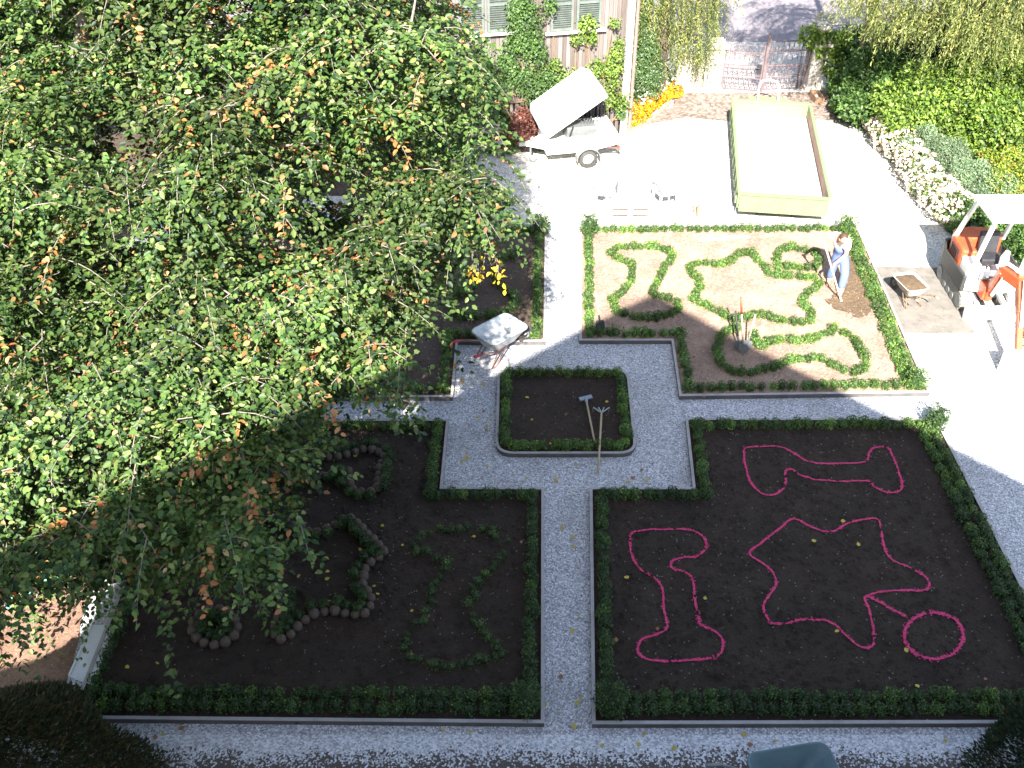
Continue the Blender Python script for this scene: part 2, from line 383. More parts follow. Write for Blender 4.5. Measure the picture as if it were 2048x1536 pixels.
def GP(lst, z=0): return [G(x, y, z) for x, y in lst]

sheet('ground', [(-400, -60), (400, -60), (400, 600), (-400, 600)], 0, M_yard)
sheet('gravel_path', GP([(330, 830), (420, 800), (880, 660), (1083, 640), (1090, 438), (1160, 438), (1166, 640), (1400, 660), (1870, 775), (1935, 840), (2048, 900), (2300, 1290), (2400, 1510), (1900, 1512), (1600, 1500), (1300, 1516), (900, 1520), (600, 1520), (300, 1500), (30, 1440), (140, 1200), (240, 1040)]), .004, M_path, edge=(.3, .03))
sheet('front_earth', GP([(-900, 1440), (30, 1440), (300, 1470), (2500, 1470), (3400, 1470)])+[Vector((14, -.6)), Vector((-14, -.6))], .008, M_front)
sheet('leaf_litter_ground', GP([(-700, 700), (60, 760), (205, 1060), (180, 1160), (190, 1170), (135, 1360), (60, 1460), (-800, 1500)]), .012, M_litter, edge=(.25, .04), clods=1800, clodr=(.012, .035))
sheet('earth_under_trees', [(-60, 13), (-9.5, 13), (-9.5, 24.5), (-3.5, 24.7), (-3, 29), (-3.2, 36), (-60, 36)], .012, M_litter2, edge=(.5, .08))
sheet('cobble_paving', GP([(1235, 262), (1360, 235), (1470, 243), (1640, 243), (1735, 250), (1770, 268), (1730, 215), (1650, 185), (1355, 186), (1345, 215)]), .006, M_cobble, edge=(.5, .05))
sheet('road', [(-40, 35.9), (60, 36.6), (60, 52), (-40, 52)], .01, M_road, edge=(.8, .04))
sheet('field_beyond', [(-200, 52), (300, 52), (300, 500), (-200, 500)], .02, M_litter)
sheet('flag_kerb', GP([(700, 447), (700, 436), (1120, 433), (1160, 436), (1480, 434), (1700, 438), (1700, 452), (1480, 447), (1160, 447), (1120, 446)]), .016, M_stone, edge=(.5, .012))
sheet('concrete_slab', GP([(1742, 536), (1872, 536), (1948, 667), (1800, 668)]), .03, M_slab, edge=(.3, .02))

SZ = .06
BR = GP([(1184, 987), (1390, 987), (1375, 848), (1868, 848), (2172, 1449), (1190, 1451)])
BL = GP([(1082, 1449), (1083, 987), (880, 986), (893, 850), (384, 850), (150, 1440)])
TR = GP([(1163, 686), (1346, 686), (1362, 797), (1852, 790), (1710, 459), (1163, 462)])
TL = GP([(1087, 688), (912, 688), (902, 799), (404, 800), (535, 462), (1090, 462)])
CB = GP([(1000, 748), (1252, 748), (1268, 912), (996, 912)])
def rounded(P, r, n=6):
    out = []
    for i in range(len(P)):
        p = Vector(P[i][:2]); a = Vector(P[i-1][:2]); b = Vector(P[(i+1) % len(P)][:2])
        u = p+(a-p).normalized()*r; v = p+(b-p).normalized()*r
        for k in range(n+1):
            t = k/n; out.append(u*(1-t)**2+p*2*t*(1-t)+v*t*t)
    return out
CBr = rounded(CB, .3)
sheet('soil_front_right', BR, SZ, M_soil, step=.16, bump=.03, clods=5200, clodr=(.012, .05))
sheet('soil_front_left', BL, SZ, M_soil, step=.16, bump=.04, clods=4200, clodr=(.012, .05))
sheet('soil_back_right', TR, SZ, M_soil2, step=.16, bump=.03, clods=7500, clodr=(.015, .055))
sheet('soil_back_left', TL, SZ, M_soil3, step=.2, bump=.03, clods=1800)
sheet('soil_centre', CBr, SZ, M_soil, step=.15, bump=.015, clods=500)
sheet('dug_soil', GP([(1690, 500), (1715, 520), (1760, 600), (1720, 640), (1670, 620), (1640, 605), (1672, 590), (1690, 560)], SZ), SZ+.035, M_dug, edge=(.15, .05), step=.12, bump=.02, clods=500, clodr=(.02, .05))
# bed edgings, each a thing with a pale top rail and a face coloured dark as if shaded
def edging(P, label, t=.045, h=.1):
    P = [Vector((p[0], p[1])) for p in P]; n = len(P)
    ar = sum(P[i].x*P[(i+1) % n].y-P[(i+1) % n].x*P[i].y for i in range(n))
    sgn = 1 if ar > 0 else -1
    def off(d):
        out = []
        for i in range(n):
            a, b, c = P[i-1], P[i], P[(i+1) % n]; e1 = (b-a).normalized(); e2 = (c-b).normalized()
            n1 = Vector((e1.y, -e1.x))*sgn; n2 = Vector((e2.y, -e2.x))*sgn; m_ = (n1+n2); m_ /= max(.3, m_.length_squared/2)
            out.append(b+m_*d)
        return out
    o_, i_ = off(t), off(0); mb = MB(); mt = MB()
    for i in range(n):
        j = (i+1) % n
        mb.add([(*i_[i], -.02), (*o_[i], -.02), (*o_[i], h), (*i_[i], h), (*i_[j], -.02), (*o_[j], -.02), (*o_[j], h), (*i_[j], h)], [(1, 5, 6, 2), (0, 3, 7, 4)])
        mt.add([(*off(-.004)[i], h), (*off(t+.004)[i], h), (*off(t+.004)[j], h), (*off(-.004)[j], h),
                (*off(-.004)[i], h+.012), (*off(t+.004)[i], h+.012), (*off(t+.004)[j], h+.012), (*off(-.004)[j], h+.012)], [(0, 1, 2, 3), (4, 5, 6, 7), (1, 2, 6, 5), (0, 3, 7, 4)])
    r_ = empty('bed_edging', (0, 0, 0), 0, label, 'edging', 'edging strips round the planting beds')
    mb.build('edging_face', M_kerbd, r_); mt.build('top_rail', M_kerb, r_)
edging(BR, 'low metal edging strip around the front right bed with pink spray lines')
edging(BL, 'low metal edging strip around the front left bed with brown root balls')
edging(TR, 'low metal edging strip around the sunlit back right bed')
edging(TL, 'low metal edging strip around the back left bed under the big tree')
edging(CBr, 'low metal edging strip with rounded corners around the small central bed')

# ---------------------------------------------------------------- house behind the camera that throws the gabled shade
def building():
    y0 = -.8; k = math.tan(SUN_EL)/math.cos(SUN_AZ); tz = math.tan(SUN_AZ)
    g = [(-26, 9.2), (-7.8, 9.6), (-6.8, 9.95), (-6.65, 10.5), (-6.35, 12.4), (-1.05, 16.35), (1.5, 18.55), (3.25, 19.95), (5.05, 17.95), (9.35, 13.65), (12.5, 10.6)]
    top = [(x-(y-y0)*tz, (y-y0)*k) for x, y in g]
    r_ = empty('tall_house', (0, y0, 0), 0, 'plastered gabled house whose roof shades the front beds', 'house')
    n = len(top); P = [(top[0][0], 0)]+[(x, z-.2) for x, z in top]+[(top[-1][0], 0)]
    m1 = MB(); m1.add([(x, 0, z) for x, z in P]+[(x, -9, z) for x, z in P], [tuple(range(len(P)))]+[tuple(range(2*len(P)-1, len(P)-1, -1))]+[(i, (i+1) % len(P), len(P)+(i+1) % len(P), len(P)+i) for i in range(len(P))])
    m1.build('wall', M_plaster, r_)
    m2 = MB()
    for i in range(n-1):
        (xa, za), (xb, zb) = top[i], top[i+1]
        m2.add([(xa, .05, za-.198), (xb, .05, zb-.198), (xb, .05, zb), (xa, .05, za), (xa, -9.2, za-.198), (xb, -9.2, zb-.198), (xb, -9.2, zb), (xa, -9.2, za)], [(0, 1, 2, 3), (4, 7, 6, 5), (3, 2, 6, 7), (0, 4, 5, 1), (0, 3, 7, 4), (1, 5, 6, 2)])
    m2.build('roof', M_tile, r_)
building()

# ---------------------------------------------------------------- box planting
BOXC = [(.036, .078, .021), (.066, .13, .03), (.125, .205, .042), (.018, .044, .018)]
def ball_mesh(name, r, h, n, wts, L=.035, W=.022, ragged=.1):
    mb = MB(); mb.ell((0, 0, h*.46), (r*.7, r*.7, h*.42), 8, 6, .06)
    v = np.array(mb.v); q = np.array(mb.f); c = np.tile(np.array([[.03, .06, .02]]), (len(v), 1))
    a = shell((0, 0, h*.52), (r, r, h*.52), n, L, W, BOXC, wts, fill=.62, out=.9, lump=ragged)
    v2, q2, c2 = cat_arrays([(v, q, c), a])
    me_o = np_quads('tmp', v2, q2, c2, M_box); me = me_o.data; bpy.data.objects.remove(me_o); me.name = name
    return me
BALLS = [ball_mesh('box_ball', .102, .205, 260, w_) for w_ in ([5, 4, 1, 4], [4, 5, 2, 3], [5, 3, 1, 5], [3, 5, 4, 2])]
SPRIG = [ball_mesh('box_sprig', .13, .2, 90, w_, .05, .03, .4) for w_ in ([4, 5, 2, 2], [3, 4, 4, 3])]
CORNER = [ball_mesh('corner_box', .21, .56, 1300, [4, 4, 2, 3], .05, .024, .3)]
plants = []      # (x, y, label key, mesh, scale)
ROWL = {}
def row(pts, key, label, sp=.2, closed=False, meshes=BALLS, jit=.018, s=(.82, 1.08), skip=0.0):
    ROWL[key] = label
    pts = [Vector((p[0], p[1])) for p in pts]
    if closed: pts.append(pts[0])
    L = [0]
    for i in range(len(pts)-1): L.append(L[-1]+(pts[i+1]-pts[i]).length)
    n = max(1, round(L[-1]/sp)); j = 0
    for k in range(n if closed else n+1):
        t = L[-1]*k/n
        while j < len(L)-2 and L[j+1] < t: j += 1
        q = pts[j].lerp(pts[j+1], (t-L[j])/max(1e-6, L[j+1]-L[j]))
        if random.random() < skip: continue
        plants.append((q.x+random.gauss(0, jit), q.y+random.gauss(0, jit), key, random.choice(meshes), random.uniform(*s)))
def inset(P, d):
    P = [Vector((p[0], p[1])) for p in P]; n = len(P); out = []
    ar = sum(P[i].x*P[(i+1) % n].y-P[(i+1) % n].x*P[i].y for i in range(n)); sg = -1 if ar > 0 else 1
    for i in range(n):
        a, b, c = P[i-1], P[i], P[(i+1) % n]; e1 = (b-a).normalized(); e2 = (c-b).normalized()
        n1 = Vector((e1.y, -e1.x))*sg; n2 = Vector((e2.y, -e2.x))*sg; m_ = n1+n2; m_ /= max(.3, m_.length_squared/2)
        out.append(b+m_*d)
    return out
i1, i2 = inset(BR, .17), inset(BR, .38)
row([i1[0], i1[1]], 'br_notch', 'round box plant edging the front right bed opposite the central bed')
row([i1[1], i1[2]], 'br_in', 'round box plant along the notch side of the front right bed', .19)
row([i1[2], i1[3]], 'br_back', 'round box plant in the back row of the front right bed', .21)
row([i1[3], i1[4]], 'br_side', 'round box plant in the outer right row of the front right bed', .21)
row([i2[3], i2[4]], 'br_side2', 'round box plant in the inner right row of the front right bed', .21)
row([i1[4], i1[5]], 'br_front', 'round box plant in the foremost row of the front right bed', .215)
row([i2[4], i2[5]], 'br_front2', 'round box plant in the second row from the front of the front right bed', .215)
row([i1[5], i1[0]], 'br_path', 'round box plant of the front right bed along the middle path', .19)
i1, i2 = inset(BL, .17), inset(BL, .38)
row([i1[0], i1[1]], 'bl_path', 'round box plant of the front left bed along the middle path', .19)
row([i1[1], i1[2]], 'bl_notch', 'round box plant edging the front left bed opposite the central bed', .2)
row([i1[2], i1[3]], 'bl_in', 'round box plant along the notch side of the front left bed', .19)
row([i1[3], i1[3].lerp(i1[4], .6)], 'bl_back', 'round box plant in the back row of the front left bed beneath the tree', .21)
row([i1[4].lerp(i1[5], .42), i1[5]], 'bl_side', 'round box plant along the left side of the front left bed', .21)
row([i1[5], i1[0]], 'bl_front', 'round box plant in the foremost row of the front left bed', .215)
row([i2[5], i2[0]], 'bl_front2', 'round box plant in the second row from the front of the front left bed', .215)
i1, i2 = inset(TR, .17), inset(TR, .36)
row([i1[0], i1[1]], 'tr_notch', 'round box plant on the edge of the back right bed facing the central bed', .2, meshes=BALLS+SPRIG)
row([i1[1], i1[2]], 'tr_in', 'round box plant along the notch side of the back right bed', .19, meshes=BALLS+SPRIG[:1])
row([i1[2], i1[3]], 'tr_front', 'round box plant in the front row of the sunlit back right bed', .21)
row([i1[3], i1[4]], 'tr_side', 'round box plant in the outer row along the right side of the back right bed', .21)
row([i2[3], i2[4]], 'tr_side2', 'round box plant in the inner row along the right side of the back right bed', .22)
row([i1[4], i1[5]], 'tr_back', 'round box plant in the back row of the back right bed', .21)
row([i1[5], i1[0]], 'tr_path', 'round box plant of the back right bed along the middle path', .19)
i1 = inset(TL, .17)
row([i1[0], i1[1]], 'tl_notch', 'round box plant on the edge of the back left bed behind the wheelbarrow', .2, meshes=BALLS+SPRIG)
row([i1[1], i1[2]], 'tl_in', 'round box plant along the notch side of the back left bed', .19)
row([i1[2], i1[2].lerp(i1[3], .6)], 'tl_front', 'round box plant in the front row of the back left bed', .21)
row([i1[4].lerp(i1[5], .6), i1[5]], 'tl_back', 'round box plant in the back row of the back left bed', .21)
row([i1[5], i1[0]], 'tl_path', 'round box plant of the back left bed along the middle path', .19)
row(inset(CBr, .13), 'cb', 'round box plant around the small central bed', .2, True)
def cr(ox, oy, s, lst, z=SZ): return [G(ox+x/s, oy+y/s, z+.08) for x, y in lst]
A = [(410,600),(470,562),(560,555),(640,560),(720,560),(790,575),(835,610),(825,650),(780,690),(755,740),(745,800),(700,850),(690,880),(760,890),(830,920),(880,960),(870,1000),(800,1020),(720,1040),(640,1040),(550,1025),(460,1000),(430,950),(430,900),(500,860),(550,800),(560,740),(560,690),(530,660),(460,640)]
B = [(950,700),(980,670),(1060,665),(1130,680),(1200,675),(1250,640),(1310,595),(1370,600),(1420,640),(1460,690),(1500,740),(1560,755),(1640,755),(1720,755),(1780,765),(1835,790),(1810,840),(1750,880),(1720,920),(1740,970),(1790,1010),(1770,1060),(1710,1075),(1630,1065),(1550,1050),(1480,1030),(1440,1020),(1390,1030),(1330,1050),(1250,1060),(1190,1030),(1120,990),(1050,950),(980,910),(1000,870),(1030,830),(1020,780),(970,740)]
Cc = [(1560,700),(1540,640),(1570,580),(1640,562),(1720,565),(1790,585),(1830,620),(1840,660),(1800,700),(1720,700),(1640,695)]
D = [(1280,1110),(1200,1140),(1160,1180),(1140,1250),(1150,1320),(1180,1370),(1250,1400),(1330,1420),(1420,1400),(1500,1380),(1570,1355),(1640,1330),(1720,1320),(1800,1310),(1880,1330),(1950,1370),(2020,1400),(2080,1412),(2140,1395),(2150,1340),(2130,1270),(2080,1190),(2030,1145),(1940,1120),(1870,1150),(1800,1190),(1700,1195),(1600,1190),(1500,1210),(1430,1240),(1405,1210),(1390,1160)]
k = 3.413
row(cr(1100, 330, k, A), 'figA', 'round box plant in the flared column outline of the back right bed', .18, True)
row(cr(1100, 330, k, B), 'figB', 'round box plant in the wavy star outline of the back right bed', .18, True)
row(cr(1100, 330, k, Cc), 'figC', 'round box plant in the small loop left of the gardener', .17, True)
row(cr(1100, 330, k, D), 'figD', 'round box plant in the bone outline behind the upright spades', .17)
T = [(660,500),(720,520),(800,500),(835,480)]; T2 = [(620,650),(660,740),(740,820),(820,880),(810,960),(740,1010),(640,1030),(540,1040),(440,1050),(330,1050),(240,1000),(210,930),(250,870),(340,840),(420,810),(440,760),(400,690),(350,640)]
row(cr(850, 400, 4.52, T2), 'figT', 'leafy box plant in the outline on the shaded back left bed', .19, meshes=BALLS+SPRIG)
row(cr(850, 400, 4.52, T), 'figT2', 'leafy box plant near the yellow twigs on the back left bed', .2, meshes=BALLS+SPRIG)
P_ = [(1310,690),(1320,640),(1360,610),(1410,580),(1500,575),(1560,570),(1640,575),(1720,575),(1770,610),(1810,630),(1790,680),(1750,760),(1700,810),(1650,880),(1620,960),(1620,1030),(1640,1100),(1700,1150),(1760,1190),(1780,1250),(1740,1290),(1660,1290),(1600,1310),(1510,1330),(1440,1310),(1370,1310),(1310,1290),(1250,1230),(1270,1160),(1310,1110),(1370,1060),(1380,1010),(1390,950),(1400,890),(1440,830),(1490,770),(1440,740),(1370,700)]
row(cr(350, 850, 2.731, P_, SZ-.05), 'sparse', 'loose box sprig in the column outline of the front left bed', .13, True, SPRIG, .03, (.42, .68), .1)
# largest 300 of the round plants are individuals, the rest one planting
def depth(p): return p[1]*C_+H*S_
plants.sort(key=depth)
vis = []
for p in plants:
    zc = depth(p); px = 1024+p[0]*F/zc
    if -30 < px < 2078: vis.append(p)
for (x, y, key, me, s) in vis[:300]:
    o = bpy.data.objects.new('box_plant', me); COL.objects.link(o); o.location = (x, y, SZ+.005)
    o.scale = (s, s, s*random.uniform(.85, 1.12)); o.rotation_euler = (0, 0, random.uniform(0, 6.28))
    tag(o, ROWL[key], 'box plant', ROWL[key].replace('round box plant', 'box plants').replace('leafy box plant', 'box plants').replace('loose box sprig', 'box sprigs'))
vv, qq, cc = [], [], []; b = 0
for (x, y, key, me, s) in vis[300:]:
    n = len(me.vertices); a = np.empty(n*3, np.float32); me.vertices.foreach_get('co', a); a = a.reshape(-1, 3).copy()
    q = np.empty(len(me.loops), np.int32); me.loops.foreach_get('vertex_index', q)
    c4 = np.empty(n*4, np.float32); me.color_attributes['Col'].data.foreach_get('color', c4); c4 = c4.reshape(-1, 4)[:, :3]
    t = random.uniform(0, 6.28); ct, st = math.cos(t), math.sin(t); s2 = s*random.uniform(.85, 1.12)
    a = np.stack([(a[:, 0]*ct-a[:, 1]*st)*s+x, (a[:, 0]*st+a[:, 1]*ct)*s+y, a[:, 2]*s2+SZ], 1)
    vv.append(a); qq.append(q.reshape(-1, 4)+b); cc.append(c4*random.choice((.7, .85, 1, 1, 1.15, 1.5))); b += n
o = np_quads('box_planting', np.concatenate(vv), np.concatenate(qq), np.concatenate(cc), M_box)
tag(o, 'far rows and figures of round box plants in the back beds', 'box planting', kind='stuff')
print('plants', len(vis))
for (px, py, s, lab) in [(1080, 470, 1, 'taller pointed box bush at the back corner of the back left bed by the path'), (1178, 470, 1, 'taller pointed box bush at the back left corner of the back right bed'),
        (1690, 470, .95, 'taller box bush at the back right corner just behind the gardener'), (1868, 858, .95, 'taller box bush at the back right corner of the front right bed'),
        (1828, 778, .9, 'taller box bush at the front right corner of the back right bed'), (1052, 1420, .95, 'taller dark box bush at the inner front corner of the front left bed'),
        (1222, 1420, 1.0, 'taller dark box bush at the inner front corner of the front right bed')]:
    p = G(px, py, SZ); o = bpy.data.objects.new('corner_box_bush', CORNER[0]); COL.objects.link(o); o.location = p; o.scale = (s, s, s); o.rotation_euler = (0, 0, px)
    tag(o, lab, 'box bush', 'taller box bushes at the bed corners')
# plants lying ready: brown root ball outside, green tuft inside
def root_mesh():
    mb = MB(); mb.ell((0, 0, .085), (.085, .085, .085), 12, 8, .06); return mb
proto = None; DIRROOT = []
def tipped(pts, closed, inner, label, group):
    global proto
    pts = [Vector((p[0], p[1])) for p in pts]
    if closed: pts.append(pts[0])
    L = [0]
    for i in range(len(pts)-1): L.append(L[-1]+(pts[i+1]-pts[i]).length)
    n = round(L[-1]/.168); j = 0
    for k_ in range(n if closed else n+1):
        t = L[-1]*k_/n
        while j < len(L)-2 and L[j+1] < t: j += 1
        q = pts[j].lerp(pts[j+1], (t-L[j])/max(1e-6, L[j+1]-L[j])); d = (pts[j+1]-pts[j]).normalized(); nn = Vector((-d.y, d.x))*inner
        ang = math.atan2(nn.y, nn.x)+random.gauss(0, .2)
        if proto is None:
            r_ = empty('tipped_box_plant', (0, 0, 0)); a = root_mesh().build('root_ball', M_root, r_, True)
            a2 = bpy.data.objects.new('foliage', BALLS[0]); COL.objects.link(a2); a2.parent = r_; a2.location = (.06, 0, .1); a2.rotation_euler = (0, rad(62), 0); a2.scale = (.85, .85, .85)
            proto = r_
        else:
            r_ = proto.copy(); COL.objects.link(r_)
            for ch in proto.children:
                c_ = ch.copy(); COL.objects.link(c_); c_.parent = r_
                if c_.name.startswith('foliage'): c_.data = random.choice(BALLS)
        r_.location = (q.x, q.y, SZ-.02); r_.rotation_euler = (0, 0, ang); s = random.uniform(.85, 1.08); r_.scale = (s, s, s)
        tag(r_, label, 'box plant', group)
BONE = [(440,230),(520,260),(630,268),(700,290),(770,290),(840,262),(900,245),(945,242),(960,290),(952,330),(985,352),(1030,362),(1080,362),(1105,335),(1112,270),(1120,210),(1145,160),(1090,132),(1020,125),(960,150),(900,165),(800,175),(700,170),(600,150)]
tipped(cr(350, 850, 2.731, BONE), False, -1, 'box plant with brown root ball outlining the bone shape near the central bed', 'tipped box plants outlining the bone shape')
STAR = [(560,500),(640,540),(690,550),(730,575),(780,580),(850,555),(940,497),(985,520),(1010,550),(1040,580),(1070,610),(1095,635),(1120,660),(1145,690),(1105,720),(1060,750),(1035,785),(1030,820),(1020,860),(1045,895),(1070,925),(1070,960),(1060,1000),(1025,1035),(970,1028),(915,1020),(865,1010),(800,1015),(740,1035),(690,1075),(655,1110),(620,1150),(565,1170),(535,1120),(550,1080),(575,1030),(580,990),(590,950),(592,915)]
tipped(cr(350, 850, 2.731, STAR), False, -1, 'box plant with brown root ball outlining the star shape in the front left bed', 'tipped box plants outlining the star shape')
CIR = [(215+122*math.cos(t), 1100-95*math.sin(t)) for t in [i*.3142 for i in range(20)]]
tipped(cr(350, 850, 2.731, CIR), True, 1, 'box plant with brown root ball in the small ring at the front left', 'tipped box plants in the small ring')
# red-brown spray trace beside them, and the pink lines
def ribbon(pts, wd, z, closed, name, label, m=M_pink):
    pts = [Vector((p[0], p[1])) for p in pts]; n = len(pts); P2 = []
    for i in range(n if closed else n-1):                       # smooth with Catmull-Rom
        p0, p1, p2, p3 = pts[i-1] if (closed or i) else pts[i], pts[i], pts[(i+1) % n], pts[(i+2) % n] if (closed or i+2 < n) else pts[(i+1) % n]
        for s in range(12):
            t = s/12; P2.append(.5*((2*p1)+(-p0+p2)*t+(2*p0-5*p1+4*p2-p3)*t*t+(-p0+3*p1-3*p2+p3)*t**3))
    if not closed: P2.append(pts[-1])
    from mathutils import noise
    mb = MB(); k_ = len(P2); vs = []
    def hz(q): return z+noise.noise(Vector((q.x*1.7, q.y*1.7, 3)))*.03+noise.noise(Vector((q.x*6, q.y*6, 9)))*.018
    for i, q in enumerate(P2):
        d = (P2[(i+1) % k_ if closed else min(i+1, k_-1)]-P2[i-1 if (closed or i) else 0]).normalized(); nn = Vector((-d.y, d.x)); wv = wd*random.uniform(.55, 1.3)
        a, b_ = q+nn*wv/2, q-nn*wv/2
        vs += [(a.x, a.y, hz(a)), (b_.x, b_.y, hz(b_))]
    fs = [(2*i, 2*((i+1) % k_), 2*((i+1) % k_)+1, 2*i+1) for i in range(k_ if closed else k_-1)]
    # overspray flecks
    mb.add(vs, fs)
    for _ in range(k_*2):
        q = random.choice(P2)+Vector((random.gauss(0, wd*.5), random.gauss(0, wd*.5))); r_ = random.uniform(.004, .011)
        mb.add([(q.x-r_, q.y-r_, hz(q)+.004), (q.x+r_, q.y-r_, hz(q)+.004), (q.x+r_, q.y+r_, hz(q)+.004), (q.x-r_, q.y+r_, hz(q)+.004)], [(0, 1, 2, 3)])
    o = mb.build(name, m); tag(o, label, 'spray line', 'pink spray lines on the front right bed')
k = 2.24
L1 = [(700,105),(810,98),(880,112),(940,145),(990,165),(1060,175),(1150,172),(1235,165),(1250,125),(1275,102),(1330,102),(1355,140),(1375,190),(1398,270),(1380,300),(1330,303),(1275,280),(1240,253),(1100,255),(1000,245),(940,225),(905,203),(875,212),(878,260),(850,300),(800,318),(750,295),(715,250),(700,200),(690,140)]
L2 = [(260,470),(400,468),(470,480),(510,510),(520,550),(480,590),(400,598),(365,615),(370,645),(430,665),(460,700),(470,780),(485,860),(495,900),(560,930),(590,960),(595,1000),(570,1040),(500,1050),(380,1056),(280,1055),(225,1035),(215,1000),(240,960),(300,940),(345,905),(330,820),(325,740),(290,690),(230,650),(190,590),(180,530),(190,485)]
L3 = [(910,422),(1000,460),(1080,480),(1150,445),(1240,420),(1295,430),(1315,540),(1345,600),(1420,635),(1500,680),(1520,720),(1490,742),(1380,745),(1240,765),(1250,830),(1270,930),(1270,980),(1240,998),(1190,985),(1140,935),(1090,890),(1020,873),(940,875),(880,890),(820,890),(785,850),(780,800),(820,740),(835,700),(800,640),(715,580),(760,535),(850,465)]
ribbon([G(1180+x/k, 850+y/k, SZ) for x, y in L1], .036, SZ+.016, True, 'spray_outline', 'pink sprayed bone outline lying across the back of the front right bed')
ribbon([G(1180+x/k, 850+y/k, SZ) for x, y in L2], .036, SZ+.016, True, 'spray_outline', 'pink sprayed upright column outline at the left of the front right bed')
ribbon([G(1180+x/k, 850+y/k, SZ) for x, y in L3], .036, SZ+.016, True, 'spray_outline', 'pink sprayed wavy star outline in the middle of the front right bed')
ribbon([G(1180+(1538+132*math.cos(t*.2618))/k, 850+(947+103*math.sin(t*.2618))/k, SZ) for t in range(24)], .042, SZ+.016, True, 'spray_outline', 'pink sprayed circle at the right of the front right bed')
ribbon([G(1180+x/k, 850+y/k, SZ) for x, y in ((1248, 768), (1300, 795), (1360, 830), (1412, 858))], .045, SZ+.018, False, 'spray_outline', 'short straight pink line joining star outline and circle')

# ---------------------------------------------------------------- the big tree on the left
def bez(a, b, n, sag=0.0, wob=.15):
    a, b = Vector(a), Vector(b); m_ = a.lerp(b, .5)+Vector((random.gauss(0, wob), random.gauss(0, wob), sag+random.gauss(0, wob)))
    return [a*(1-t)**2+m_*2*t*(1-t)+b*t*t for t in [i/n for i in range(n+1)]]
TREEP = [(-320, -300), (-150, -560), (100, -680), (480, -660), (700, -480), (850, -260), (880, -10), (915, 60), (890, 120), (925, 190), (925, 260), (930, 330), (965, 390), (930, 440), (885, 485), (840, 545), (810, 610), (770, 685), (690, 745), (610, 795), (555, 850), (530, 930), (530, 1010), (540, 1060), (490, 1130), (440, 1150), (330, 1080), (290, 1130), (230, 1140), (230, 1010), (190, 1010), (110, 1120), (60, 1180), (-60, 1160), (-320, 1100)]
TREEH = [(60, 110, 70), (225, 260, 95), (300, 330, 75), (690, 390, 75), (560, 430, 50), (130, 480, 50), (400, 640, 60), (560, 560, 40), (300, 700, 40), (190, 850, 62), (60, 760, 40), (450, 830, 55), (640, 330, 40), (700, 560, 55), (480, 430, 45), (820, 290, 40), (560, 130, 40), (330, 990, 50), (140, 1010, 45)]
